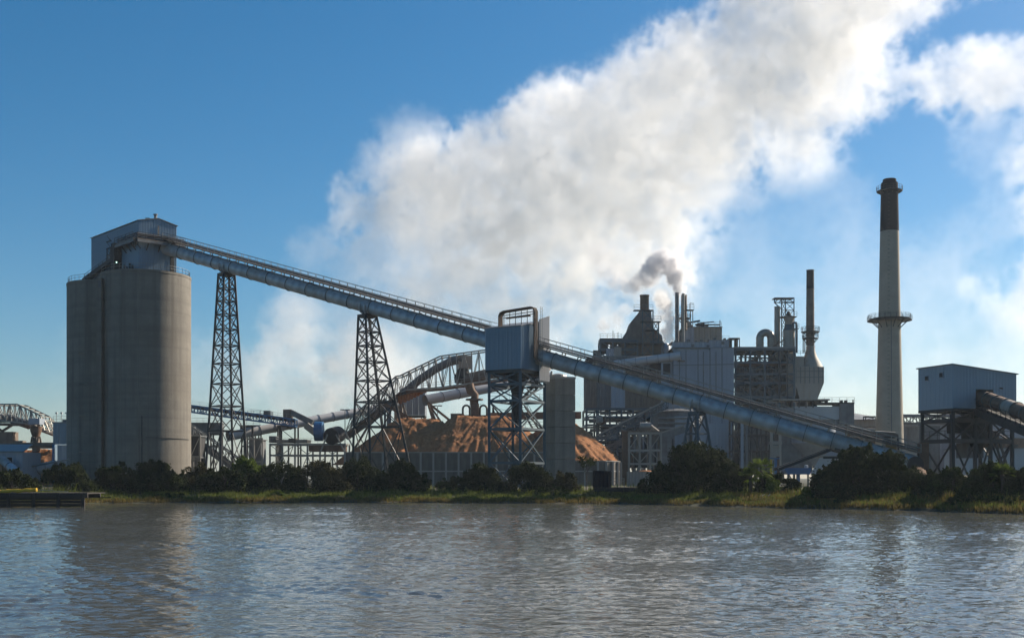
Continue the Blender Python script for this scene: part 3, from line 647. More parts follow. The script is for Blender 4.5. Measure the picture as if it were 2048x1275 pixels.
tp_ = thing('tripod_stay', 'brown raking tripod legs propping the white tube beside the grey tower house', 'support', (XZ(865, 278), 278, 8))
for q in ((868, 846), (884, 846), (902, 842), (874, 848)): bar('leg', P(856, 805, 278), P(*q, 276+q[0] % 7), .45, M['rust'], tp_)
# lamp posts
def lamp_post(px, py, Y, label, head=1):
    x = XZ(px, Y); z = ZH(py, Y); r_ = thing('lamp_post', label, 'lamp post', (x, Y, gz(x, Y)), 'mill yard lamp posts')
    MB().tube([(x, Y, gz(x, Y)-.1), (x, Y, z)], [.14, .09], 8).build('pole', M['galv'], r_)
    for sg in ((-1, 1) if head > 1 else (1,)): MB().box(x+sg*.1, x+sg*1.1, Y-.2, Y+.2, z-.12, z+.14).build('lamp_head', M['midgrey'], r_)
lamp_post(875, 811, 275, 'thin lamp post with a double head right of the grey tower house', 2); lamp_post(690, 819, 270, 'thin lamp post with a double head left of the leaning trestle tower', 2)

# ---------------------------------------------------------------- blue belt conveyor and the yard behind the trestle towers
YB = 262.0
bc = thing('blue_belt_conveyor', 'open blue lattice belt conveyor coming out from behind the silos', 'conveyor', P(470, 835, YB))
tA, tB, bA, bB = P(330, 803, YB), P(590, 838, YB), P(330, 816, YB), P(590, 852, YB)
truss_bridge(bc, [tA, tB], [bA, bB], 2.6, M['blue'], 22, .32, .2)
MB().slab([tA+Vector((0, 0, -.2)), tB+Vector((0, 0, -.2)), tB+Vector((0, 2.6, -.2)), tA+Vector((0, 2.6, -.2))], .5).build('belt', M['dark'], bc)
railing('walkway_railing', bc, [tA, tB], M['galv'], 1.0, 2, .05)
for px in (505, 560): bar('support_post', P(px, 850, YB+1), at(P(px, 850, YB+1), 1.4), .4, M['steel'], bc)
def frame_grid(root, x0, x1, y0, y1, z0, zs_, nx, m, wc=.35, wbm=.28, br=True, ny=1, both=True):
    xs_ = [x0+(x1-x0)*i/nx for i in range(nx+1)]; ys_ = [y0+(y1-y0)*i/ny for i in range(ny+1)]
    if not both: ys_ = ys_[:1]
    for x in xs_:
        for y in ys_: bar('column', (x, y, z0), (x, y, zs_[-1]), wc, m, root)
    lo = z0
    for k, z in enumerate(zs_):
        for y in ys_: bar('beam', (x0, y, z-.2), (x1, y, z-.2), wbm, m, root, wbm*1.5)
        if both:
            for x in xs_: bar('beam', (x, y0, z-.2), (x, y1, z-.2), wbm, m, root, wbm*1.5)
        if br:
            for i in range(nx):
                if (i+k) % 2 == 0: bar('brace', (xs_[i], y0, lo), (xs_[i+1], y0, z-.3), wbm*.6, m, root)
                else: bar('brace', (xs_[i+1], y0, lo), (xs_[i], y0, z-.3), wbm*.6, m, root)
        lo = z
sc_ = thing('screening_plant', 'grey screening plant with a hopper house and open frames between the trestle towers', 'screening plant', (XZ(560, 258), 258, 1.4))
Y_ = 258.0
frame_grid(sc_, XZ(540, Y_), XZ(690, Y_), Y_, Y_+7, 1.4, [ZH(908, Y_), ZH(886, Y_)], 6, M['galv'], .35, .25)
MB().box(XZ(545, Y_), XZ(612, Y_), Y_+1, Y_+6, ZH(884, Y_), ZH(878, Y_)).build('deck_plate', M['pale'], sc_)
MB().box(XZ(618, Y_), XZ(688, Y_), Y_-.4, Y_+5, ZH(902, Y_), ZH(890, Y_)).build('side_skirt', M['rust'], sc_)
MB().box(XZ(536, Y_), XZ(550, Y_), Y_+1, Y_+4, ZH(884, Y_), ZH(871, Y_)).build('motor_box', M['midgrey'], sc_)
MB().box(XZ(575, Y_), XZ(590, Y_), Y_+1, Y_+4, ZH(884, Y_), ZH(876, Y_)).build('motor_box', M['brown'], sc_)
MB().tube([P(630, 862, Y_-.6), P(646, 862, Y_-.6)], 2.2, 18).build('drum', M['blue'], sc_)
MB().tube([P(662, 872, Y_-.6), P(676, 868, Y_+3)], 1.9, 18).build('drum', M['dark'], sc_)
MB().bar(P(612, 850, Y_+2), P(642, 874, Y_+2), 1.4, 1.5).build('inclined_chute', M['pale'], sc_)
railing('deck_railing', sc_, [Vector((XZ(540, Y_), Y_, ZH(886, Y_))), Vector((XZ(690, Y_), Y_, ZH(886, Y_)))], M['galv'], 1.1, 1.6, .06)
for a, b_ in (((672, 868), (690, 905)), ((655, 868), (640, 905)), ((690, 862), (712, 905))): bar('raker', P(*a, Y_-1), P(*b_, Y_-1), .3, M['galv'], sc_)
ht = thing('hopper_tower', 'small dark hopper tower at the end of the blue belt conveyor', 'hopper tower', (XZ(575, 266), 266, 1.4))
frame_grid(ht, XZ(556, 266), XZ(590, 266), 266, 270, 1.4, [ZH(880, 266), ZH(850, 266)], 1, M['steel'], .35, .25)
MB().loft([[(x, y, z) for x, y in ((XZ(566, 266)+i_, 266+i_), (XZ(582, 266)-i_, 266+i_), (XZ(582, 266)-i_, 269-i_), (XZ(566, 266)+i_, 269-i_))] for z, i_ in ((ZH(842, 266), .5), (ZH(832, 266), 0), (ZH(818, 266), 0))]).build('hopper', M['brown'], ht)
MB().bar(P(580, 823, 267), P(625, 845, 267), 1.6, 1.3).build('chute', M['midgrey'], ht)
MB().box(XZ(527, 266), XZ(541, 266), 266, 269, ZH(832, 266), ZH(821, 266)).build('control_cabin', M['bluesteel'], ht)
railing('roof_railing', ht, [P(495, 832, 266), P(520, 832, 266), P(540, 832, 266)], M['steel'], 1.3, 1.2, .07)
MB().bar(P(492, 828, 265), P(545, 836, 265), .35, .35).build('handrail_beam', M['white'], ht)
for k, (x0, x1, y0_, y1_) in enumerate(((382, 442, 846, 866), (480, 520, 851, 862))):
    bx_ = thing('belt_gallery', ('dark enclosed belt gallery between the silo and the first trestle tower', 'short dark belt gallery right of the first trestle tower')[k], 'gallery', P(x0, y1_, 268))
    MB().box(XZ(x0, 268), XZ(x1, 268), 268, 271, ZH(y1_, 268), ZH(y0_, 268)).build('gallery_body', M['midgrey'], bx_); MB().box(XZ(x0, 268)-.2, XZ(x1, 268)+.2, 267.8, 271.2, ZH(y0_, 268), ZH(y0_, 268)+.2).build('roof', M['roof'], bx_)
    frame_grid(bx_, XZ(x0+3, 268), XZ(x1-3, 268), 268.3, 270.7, 1.5, [ZH(890, 268), ZH(y1_, 268)], 3, M['steel'], .3, .2)
    railing('roof_railing', bx_, [P(x0, y0_, 268), P(x1, y0_, 268)], M['galv'], 1.2, 1.5, .06)
ic = thing('inclined_belt', 'grey inclined belt gallery with lattice sides low beside the big silo', 'conveyor', P(430, 880, 256))
truss_bridge(ic, [P(375, 846, 256), P(480, 920, 256)], [P(375, 866, 256), P(480, 942, 256)], 3, M['galv'], 9, .28, .18)
MB().slab([P(375, 860, 256.1), P(480, 934, 256.1), P(480, 934, 259), P(375, 860, 259)], 1.6).build('belt_trough', M['midgrey'], ic)
for k, (x0, x1, y0_, m_, lab) in enumerate(((366, 398, 872, 'dark', 'dark open shed beside the foot of the big silo'), (498, 522, 879, 'midgrey', 'rounded grey tank under the white tube conveyor'), (380, 398, 915, 'white', 'small white shed at the foot of the big silo'))):
    bx_ = thing('yard_shed', lab, 'shed', P(x0, 940, 250)); zz = ZH(y0_, 250)
    MB().box(XZ(x0, 250), XZ(x1, 250), 250, 255, 1.2, zz).build('wall', M[m_], bx_); MB().box(XZ(x0, 250)-.3, XZ(x1, 250)+.3, 249.7, 255.3, zz, zz+.2).build('roof', M['roof'], bx_)
    frame_grid(bx_, XZ(x0, 250)-.5, XZ(x1, 250)+.5, 249, 249.6, 1.2, [zz*.6, zz+.4], 2, M['galv'], .3, .22, both=False)

# ---------------------------------------------------------------- left edge of the yard
YL = 262.0
lg = thing('gantry_bridge', 'pale truss conveyor bridge at the left edge behind the silos', 'conveyor bridge', (XZ(40, YL), YL, 10))
top = [P(*q) for q in [(-120, 806, YL), (0, 808, YL), (34, 808, YL), (80, 830, YL+2), (118, 868, YL+6)]]; bot = [P(*q) for q in [(-120, 842, YL), (0, 840, YL), (50, 846, YL), (92, 862, YL+2), (140, 880, YL+6)]]
truss_bridge(lg, top, bot, 5, M['galv'], 24, .32, .2)
MB().slab([bot[0], bot[2], bot[2]+Vector((0, 5, 0)), bot[0]+Vector((0, 5, 0))], .5).build('floor_plate', M['brown'], lg); MB().slab([bot[2], bot[3], bot[3]+Vector((0, 5, 0)), bot[2]+Vector((0, 5, 0))], .5).build('floor_plate', M['brown'], lg)
MB().slab([bot[3], bot[4], bot[4]+Vector((0, 5, 0)), bot[3]+Vector((0, 5, 0))], .5).build('floor_plate', M['brown'], lg)
MB().box(XZ(58, YL), XZ(80, YL), YL-.3, YL+4, ZH(848, YL), ZH(836, YL)).build('drive_house', M['siding2'], lg)
MB().tube([P(-120, 836, YL+2.5), P(20, 836, YL+2.5), P(60, 850, YL+2.5)], 1.0, 10).build('belt_cover', M['midgrey'], lg, True)
MB().box(XZ(-30, YL), XZ(18, YL), YL+2, YL+5, 1.5, ZH(862, YL)).build('support_pier', M['brown'], lg)
for a, b_ in (((-20, 846), (5, 862)), ((30, 846), (4, 862))): bar('brace', P(*a, YL+2.5), P(*b_, YL+2.5), .5, M['brown'], lg)
ls = thing('pile_stacker', 'brown stacker machine hanging over the chip pile at the left edge', 'stacker', P(72, 905, 256)); Yq = 256.0
MB().tube([P(72, 852, Yq), P(72, 862, Yq), P(72, 874, Yq)], [1.3, 1.2, .75], 12).build('discharge_chute', M['rust'], ls, True)
MB().box(XZ(68, Yq), XZ(77, Yq), Yq-1, Yq+1, ZH(902, Yq), ZH(874, Yq)).build('slewing_column', M['brown'], ls)
for sg in (-1, 1): MB().tube([P(72+sg*3, 884, Yq-1), P(72+sg*4, 874, Yq-1), P(72+sg*8, 873, Yq-1), P(72+sg*10, 884, Yq-1)], .2, 8).build('support_hoop', M['brown'], ls, True)
MB().bar(P(30, 889, Yq), P(112, 889, Yq), 2.2, 1.0).build('boom', M['brown'], ls); MB().box(XZ(28, Yq), XZ(48, Yq), Yq-1.2, Yq+1.2, ZH(891, Yq), ZH(881, Yq)).build('counterweight', M['brown'], ls); MB().box(XZ(36, Yq), XZ(110, Yq), Yq-1.3, Yq+1.3, ZH(896, Yq), ZH(891, Yq)).build('boom_girder', M['rust'], ls)
ridge_pile('chip_pile', 'small orange wood chip pile at the left edge beyond the low shed', XZ(30, 258), XZ(140, 258), 258, ZH(898, 258), 1.0, .72, 77, XZ(0, 258), XZ(180, 258), 243, 275)
lb = thing('yard_building', 'blue grey flat roofed building just left of the silos', 'building', P(120, 920, 246)); xa, xb = XZ(106, 246), XZ(160, 246)
siding_wall(lb, (xa, 246), (xb, 246), ZH(888, 246), ZH(846, 246), ZH(846, 246), M['siding'], 1.4, 2); siding_wall(lb, (xa+.8, 246.3), (xb, 246.3), 1, ZH(889, 246), ZH(889, 246), M['siding2'], 1.4, 2); siding_wall(lb, (xa, 254), (xa, 246), 1, ZH(846, 246), ZH(846, 246), M['siding'], 1.4, 2)
MB().box(xa-.1, xb, 246.05, 254, ZH(846, 246), ZH(846, 246)+.3).build('roof', M['roof'], lb); MB().box(XZ(121, 246), xb, 247, 253, ZH(846, 246)+.3, ZH(838, 246)).build('roof_step', M['bluesteel'], lb)
bar('corner_column', (xa+.2, 245.8, 1), (xa+.2, 245.8, ZH(888, 246)), .45, M['blue'], lb)
railing('roof_railing', lb, [Vector((xa, 246.2, ZH(846, 246)+.3)), Vector((xb, 246.2, ZH(846, 246)+.3))], M['galv'], 1.2, 1.4, .05)
for px in (113, 123, 133):
    bar('roof_lamp_pole', P(px, 846, 247), P(px, 826, 247), .08, M['galv'], lb); MB().box(XZ(px, 247)-.2, XZ(px, 247)+.2, 246.8, 247.2, ZH(827, 247), ZH(824, 247)).build('roof_lamp', M['white'], lb)
lh = thing('low_shed', 'low grey shed with a dark opening at the left edge', 'shed', P(0, 940, 205)); Yh = 205.0; xa, xb = XZ(-60, Yh), XZ(45, Yh)
siding_wall(lh, (xa, Yh), (XZ(-2, Yh), Yh), 1.2, ZH(903, Yh), ZH(903, Yh), M['greywall'], 1.2, 2); siding_wall(lh, (XZ(24, Yh), Yh), (xb, Yh), 1.2, ZH(903, Yh), ZH(903, Yh), M['greywall'], 1.2, 2)
siding_wall(lh, (XZ(-2, Yh), Yh), (XZ(24, Yh), Yh), ZH(914, Yh), ZH(903, Yh), ZH(903, Yh), M['greywall'], 1.2, 2); siding_wall(lh, (xb, Yh), (xb, Yh+8), 1.2, ZH(903, Yh), ZH(903, Yh), M['greywall'], 1.2, 2)
MB().box(XZ(-2, Yh), XZ(24, Yh), Yh+1.2, Yh+1.4, 1, ZH(914, Yh)).build('dark_opening', M['dark'], lh)
zz = ZH(903, Yh); MB().slab([(xa, Yh-.3, zz+.1), (xb+.3, Yh-.3, zz+.1), (xb-1.5, Yh+8, zz+1.6), (xa, Yh+8, zz+1.6)], .15).build('roof', M['roof'], lh)
conveyor('yard_pipe', 'grey blue pipe slanting down out of the low shed opening', P(4, 918, 205.5), P(38, 948, 199), 1.5, 2, M['tube'], walkway=False)
conveyor('yard_pipe', 'pale thick pipe with rings lying between the low shed and the bush', P(44, 944, 212), P(112, 930, 212), 1.9, 4, M['white'], walkway=False)
tb = thing('thin_pipe', 'thin pale pipe running over the thick pipe left of the silos', 'pipe', P(90, 930, 209)); MB().tube([P(44, 936, 209), P(90, 927, 209), P(138, 918, 209)], .16, 8).build('pipe_run', M['galv'], tb)
for px in (60, 110): bar('prop', P(px, 934, 209), at(P(px, 934, 209), 1.2), .14, M['steel'], tb)
# ---------------------------------------------------------------- the mill behind: boiler house, stacks, buildings
YP = 300.0
def bx(name, root, x0, x1, yt, yb, Y, dep, m, zb=None):
    return MB().box(XZ(x0, Y), XZ(x1, Y), Y, Y+dep, ZH(yb, Y) if zb is None else zb, ZH(yt, Y)).build(name, m, root)
def wallpx(root, x0, x1, yt, yb, Y, m, pw=1.6, ribs=2, yt2=None):
    return siding_wall(root, (XZ(x0, Y), Y), (XZ(x1, Y), Y), ZH(yb, Y), ZH(yt, Y), ZH(yt2 or yt, Y), m, pw, ribs)
def sidepx(root, x, yt, yb, Y0, Y1, m, pw=1.8, ref=None):
    xx = XZ(x, ref or Y0); return siding_wall(root, (xx, Y0), (xx, Y1), ZH(yb, ref or Y0), ZH(yt, ref or Y0), ZH(yt, ref or Y0), m, pw, 2)
def roofrail(root, x0, x1, y, Y, m=None, h=1.2): return railing('roof_railing', root, [P(x0, y, Y), P(x1, y, Y)], m or M['steel'], h, 1.7, .07)
def lit(px, py, Y): pass
bh = thing('boiler_house', 'dark brown boiler house on open steel framing at the left end of the mill', 'boiler house', (XZ(1250, YP), YP, 1.4))
for x0, x1, m_, y_ in ((1172, 1193, 'brown', 740), (1193, 1222, 'midgrey', 752), (1222, 1250, 'siding2', 735), (1250, 1338, 'brown', 740)): wallpx(bh, x0, x1, y_, 815, YP+(.0 if m_ != 'midgrey' else .8), M[m_], 1.5, 2)
wallpx(bh, 1190, 1300, 712, 762, YP+2, M['midgrey'], 1.6, 2); wallpx(bh, 1186, 1200, 700, 760, YP+4, M['brown'], 1.4, 2); wallpx(bh, 1212, 1228, 697, 715, YP+3, M['greywall'], 1.2, 2); wallpx(bh, 1228, 1243, 694, 712, YP+2.6, M['pale'], 1.2, 2)
bx('building_core', bh, 1174, 1338, 714, 815, YP+3, 14, M['dark']); bx('roof', bh, 1188, 1300, 711, 713, YP+1.8, 15, M['roof'])
frame_grid(bh, XZ(1173, YP), XZ(1336, YP), YP, YP+14, 1.4, [ZH(900, YP), ZH(872, YP), ZH(848, YP), ZH(832, YP), ZH(816, YP)], 7, M['bluesteel'], .5, .35)
bx('floor_girder', bh, 1172, 1338, 815, 819, YP-.1, .4, M['steel'])
for x0, x1, y0, y1, m_ in ((1205, 1240, 850, 868, 'dark'), (1250, 1290, 832, 846, 'midgrey'), (1215, 1330, 872, 935, 'dark'), (1300, 1334, 826, 870, 'midgrey'), (1176, 1200, 880, 930, 'dark')): bx('plant_vessel', bh, x0, x1, y0, y1, YP+5, 6, M[m_])
for y, x0, x1 in ((842, 1178, 1330), (860, 1180, 1330), (826, 1200, 1336), (884, 1178, 1330)): MB().tube([P(x0, y, YP+2), P(x1, y-3, YP+2)], .4, 8).build('pipe_run', M['midgrey'], bh, True)
rr = random.Random(21)
for k in range(34):
    x0 = rr.uniform(1178, 1322); y0 = rr.uniform(822, 925); Y_ = YP-rr.uniform(.5, 7); m_ = M[rr.choice(['galv', 'midgrey', 'rust', 'bluesteel', 'steel', 'siding2'])]; r_ = rr.uniform(.12, .34)
    if k % 3 == 0: MB().tube([P(x0, y0, Y_), P(x0+rr.uniform(20, 60), y0-rr.uniform(-4, 4), Y_), P(x0+rr.uniform(20, 60)+20, y0+rr.uniform(4, 30), Y_)], r_, 7).build('pipe_run', m_, bh, True)
    elif k % 3 == 1: MB().tube([P(x0, 940, Y_), P(x0, y0-10, Y_), P(x0+rr.uniform(4, 14), y0-14, Y_+2)], r_, 7).build('riser_pipe', m_, bh, True)
    else: MB().lathe(XZ(x0, Y_), Y_, [(.3, ZH(y0+9, Y_)), (.9, ZH(y0+6, Y_)), (.9, ZH(y0-5, Y_)), (.3, ZH(y0-8, Y_))], 12).build('plant_tank', m_, bh, True)
for y in (835, 852, 868, 886, 905): bx('access_platform', bh, 1176+rr.uniform(0, 30), 1334-rr.uniform(0, 40), y, y+1.2, YP-2, 2, M['steel']); railing('platform_railing', _last[0], [P(1180, y, YP-2), P(1325, y, YP-2)], M['galv'], 1.1, 2, .06)
fr = thing('machine_frame', 'open blue grey steel frame on the boiler house roof left of the big hopper', 'steel frame', P(1237, 711, YP+4))
frame_grid(fr, XZ(1201, YP+4), XZ(1275, YP+4), YP+4, YP+10, ZH(711, YP+4), [ZH(697, YP+4), ZH(680, YP+4)], 3, M['bluesteel'], .4, .42)
bx('machine_box', fr, 1202, 1216, 684, 706, YP+6, 3, M['dark']); bx('machine_box', fr, 1222, 1234, 685, 696, YP+6, 3, M['steel']); bx('machine_box', fr, 1245, 1258, 684, 690, YP+6, 3, M['midgrey'])
bx('top_platform', fr, 1200, 1244, 676, 680, YP+4, 6, M['steel']); roofrail(fr, 1200, 1243, 676, YP+4)
for px, py in ((1226, 661), (1236, 664)): bar('aerial_mast', P(px, 677, YP+6), P(px, py, YP+6), .14, M['steel'], fr)
# big hopper / flue with its stack
hp = thing('flue_hopper', 'large dark brown tapering flue hopper with a short rusty stack on top', 'flue', P(1285, 712, YP+10)); Yh = YP+10
ring = []
for xl, xr, y, dy in ((1236, 1322, 712, 7), (1238, 1322, 688, 7), (1246, 1320, 674, 6.5), (1256, 1304, 659, 5.5), (1260, 1302, 646, 4.5), (1278, 1301, 624, 2.2), (1280, 1299, 619, 1.4)):
    z = ZH(y, Yh); a, b_ = XZ(xl, Yh), XZ(xr, Yh); ring.append([(a, Yh-dy*.6, z), (b_, Yh-dy*.6, z), (b_, Yh+dy, z), (a, Yh+dy, z)])
MB().loft(ring).build('flue_body', M['brown'], hp)
cx_ = XZ(1289, Yh); MB().lathe(cx_, Yh, [(1.22, ZH(640, Yh)), (1.2, ZH(593, Yh)), (1.3, ZH(592.5, Yh)), (1.3, ZH(590, Yh)), (1.0, ZH(590, Yh)+.01)], 24).build('stack', M['rust'], hp, True)
MB().slab([P(1304, 660, Yh-5.2), P(1312, 660, Yh-5.2), P(1320, 677, Yh-5.6), P(1308, 677, Yh-5.6)], .2).build('rusty_plate', M['rust'], hp)
Yf = Yh-6.2
for x0, x1, ys_ in ((1285, 1306, (710, 686, 661, 640, 619)), (1306, 1317, (686, 661, 642))):
    for x in (x0, x1): bar('column', P(x, ys_[0], Yf), P(x, ys_[-1], Yf), .3, M['bluesteel'], hp)
    for a, b_ in zip(ys_[:-1], ys_[1:]):
        bar('brace', P(x0, a, Yf), P(x1, b_, Yf), .18, M['bluesteel'], hp); bar('brace', P(x1, a, Yf), P(x0, b_, Yf), .18, M['bluesteel'], hp)
for x0, x1, y in ((1268, 1306, 619), (1282, 1322, 642), (1292, 1318, 659), (1256, 1330, 686)): bx('platform', hp, x0, x1, y, y+1.2, Yf-.6, 2.2, M['steel']); roofrail(hp, x0, x1, y, Yf-.6, M['bluesteel'], 1.3)
bar('column', P(1327, 712, Yf), P(1327, 684, Yf), .4, M['bluesteel'], hp); bar('beam', P(1300, 684, Yf), P(1327, 684, Yf), .4, M['bluesteel'], hp)
MB().lathe(XZ(1333, Yf), Yf+3, [(1.5, ZH(712, Yf)), (1.5, ZH(690, Yf)), (.9, ZH(684, Yf))], 14).build('side_vessel', M['siding2'], hp, True)
# thin stacks
def stack(name, label, px, yt, yb, Y, r0, r1, m, plats=(), group='metal stacks of the mill', tip=None):
    x = XZ(px, Y); zb, zt = ZH(yb, Y), ZH(yt, Y); root = thing(name, label, 'stack', (x, Y, zb), group)
    n = max(3, int((zt-zb)/4.5)); h = (zt-zb)/n
    for i in range(n):
        ra, rb = r0+(r1-r0)*i/n, r0+(r1-r0)*(i+1)/n
        MB().lathe(x, Y, [(ra, zb+i*h), (rb, zb+(i+1)*h)], 24, caps=False).build('shell_ring', tip if (tip and i == n-1) else m, root, True)
        MB().lathe(x, Y, [(rb+.02, zb+(i+1)*h-.12), (rb+.09, zb+(i+1)*h-.1), (rb+.09, zb+(i+1)*h+.02), (rb-.2, zb+(i+1)*h+.03)], 24, caps=False).build('joint_ring', m, root)
    MB().lathe(x, Y, [(r1-.12, zt-1.2), (r1-.12, zt-1.1)], 24).build('flue_mouth', M['dark'], root)
    for py, w_, rail in plats:
        z = ZH(py, Y); MB().lathe(x, Y, [(r0*.9, z-.18), (w_, z-.18), (w_, z), (r0*.9, z)], 20).build('platform', M['steel'], root); plf = _last[0]
        pts = [(x+w_*math.cos(a), Y+w_*math.sin(a), z) for a in np.linspace(0, 2*math.pi, 17)]
        railing('platform_railing', plf, pts, M['steel'], 1.2, 1.5, .07)
        for a in np.linspace(0, 2*math.pi, 9)[:-1]: bar('platform_bracket', (x+w_*.95*math.cos(a), Y+w_*.95*math.sin(a), z-.2), (x+r0*math.cos(a), Y+r0*math.sin(a), z-rail), .12, M['steel'], root)
    return root
stack('metal_stack', 'thin dark grey smoking stack at the left end of the pale cladded building', 1354, 585, 690, YS, .55, .55, M['midgrey'])
stack('metal_stack', 'thin pale steaming pipe stack just right of the thin dark smoking stack', 1366.5, 587, 688, YS-2, .36, .36, M['galv'])
stack('metal_stack', 'dark short stack behind the thin pale steaming pipe stack', 1368, 590, 660, YS+3, .85, .8, M['brown'], [(636, 1.9, 1.2)])
pf = thing('roof_platform', 'small steel platform with thin posts right of the pale pipe stack', 'platform', P(1382, 655, YS))
bx('deck', pf, 1372, 1388, 618.5, 620, YS, 2, M['steel']); roofrail(pf, 1374, 1388, 618.5, YS)
for px in (1381, 1385.5): bar('post', P(px, 655, YS+.5), P(px, 620, YS+.5), .2, M['galv'], pf)
bar('davit', P(1380, 619, YS+.5), P(1380, 606, YS+.5), .2, M['steel'], pf); bar('davit', P(1380, 606, YS+.5), P(1388, 607, YS+.5), .15, M['steel'], pf)
# tan building behind
tb = thing('tan_building', 'stained tan flat roofed building behind the pale cladded building', 'building', (XZ(1410, 318), 318, 1.4))
wallpx(tb, 1368, 1388, 654, 720, 318, M['greywall'], 1.5, 1); wallpx(tb, 1388, 1444, 654, 720, 318.6, M['pale'], 1.5, 1); sidepx(tb, 1444, 654, 720, 318.6, 330, M['pale'], 1.6, 318.6)
bx('building_core', tb, 1369, 1443, 655, 720, 318.8, 11, M['dark']); bx('roof', tb, 1367, 1445, 652.6, 654, 317.8, 12.5, M['roof'])
roofrail(tb, 1390, 1443, 652.5, 318.5)
for a, b_, r in (((1372, 646), (1400, 641), .25), ((1400, 646), (1428, 643), .16), ((1390, 649), (1440, 649), .2)): MB().tube([P(*a, 320), P(*b_, 320)], r, 8).build('roof_pipe', M['steel'], tb)
MB().slab([P(1371, 641, 317), P(1378, 641, 317), P(1386, 652, 316), P(1372, 651, 316)], .3).build('chute_plate', M['pale'], tb)
for px, h_ in ((1398, 8), (1406, 7), (1414, 5), (1440, 12)): bx('roof_unit', tb, px-3, px+3, 653-h_, 653, 320, 2.5, M['midgrey'] if h_ < 12 else M['steel']) if h_ < 12 else bar('roof_mast', P(px, 653, 320), P(px, 640, 320), .2, M['steel'], tb)
# pale cladded building
pb_ = thing('cladded_building', 'large pale grey cladded mill building with vertical panel joints in the middle of the mill', 'building', (XZ(1405, 296), 296, 1.4)); Yc = 296.0
for x0, x1, y_ in ((1346, 1372, 700), (1372, 1396, 700), (1396, 1420, 699), (1420, 1444, 695), (1444, 1468, 695)):
    siding_wall(pb_, (XZ(x0, Yc), Yc), (XZ(x1, Yc), Yc), 1.4, ZH(y_, Yc), ZH(y_, Yc), M['greywall'], 3.1, 9, 'wall_panel', .06, .02); bar('joint_strip', at(P(x0, 0, Yc-.05), 1.4), at(P(x0, 0, Yc-.05), ZH(y_, Yc)), .16, M['midgrey'], pb_)
wallpx(pb_, 1322, 1346, 716, 870, Yc+1, M['siding2'], 1.5, 2); wallpx(pb_, 1344, 1418, 684, 700.5, Yc+.8, M['siding2'], 1.9, 2); wallpx(pb_, 1418, 1458, 680, 697, Yc+.5, M['greywall'], 1.9, 2)
bx('building_core', pb_, 1347, 1467, 701, 860, Yc+1.2, 16, M['dark']); bx('roof', pb_, 1345, 1469, 694, 695, Yc-.2, 18, M['roof']); bx('roof', pb_, 1417, 1459, 679, 680, Yc+.3, 8, M['roof']); bx('roof', pb_, 1343, 1419, 683, 684, Yc+.6, 8, M['roof'])
sidepx(pb_, 1468, 695, 940, Yc, Yc+18, M['greywall'], 2.2)
bx('window_opening', pb_, 1326, 1341, 726, 748, Yc+.85, .1, M['dark']); bx('window_frame', pb_, 1324.5, 1326, 724, 750, Yc+.8, .2, M['siding2']); bx('window_frame', pb_, 1341, 1342.5, 724, 750, Yc+.8, .2, M['siding2'])
for px, py in ((1386, 690), (1416, 692), (1446, 685)): bx('louvre_vent', pb_, px-3, px+3, py-2.5, py+3, Yc+.3, .25, M['midgrey'])
bx('ledge', pb_, 1356, 1370, 720, 722.5, Yc-.6, .6, M['brown'])
MB().slab([P(1416.5, 737, Yc-.08), P(1419.5, 737, Yc-.08), P(1419.8, 770, Yc-.08), P(1415.6, 770, Yc-.08)], .03)
for px in (1462, 1474): bx('roof_tank', pb_, px-6+4, px+6-4, 678, 694, Yc+4, 2.6, M['brown'])
bar('roof_post', P(1461, 694, Yc+4), P(1461, 676, Yc+4), .2, M['steel'], pb_); bar('roof_post', P(1479, 694, Yc+4), P(1479, 676, Yc+4), .2, M['steel'], pb_); bx('roof_deck', pb_, 1459, 1480, 675, 677, Yc+3.6, 3.4, M['steel'])
for px, h_ in ((1352, 4), (1378, 6), (1392, 3), (1404, 5), (1430, 5), (1450, 4)): bx('roof_vent', pb_, px-2.2, px+2.2, (684 if px < 1417 else 680)-h_, 684 if px < 1417 else 680, Yc+2, 1.4, M['midgrey'])
railing('roof_railing', pb_, [P(1346, 683.5, Yc+.7), P(1417, 683.5, Yc+.7)], M['midgrey'], 1.1, 1.8, .05); railing('roof_railing', pb_, [P(1420, 679.5, Yc+.5), P(1458, 679.5, Yc+.5)], M['midgrey'], 1.1, 1.8, .05)
for px in (1359, 1407, 1432): MB().tube([P(px, 703, Yc-.25), P(px, 790, Yc-.25)], .1, 7).build('downpipe', M['midgrey'], pb_)
bar('conduit', P(1346, 730, Yc-.2), P(1467, 728, Yc-.2), .14, M['midgrey'], pb_)
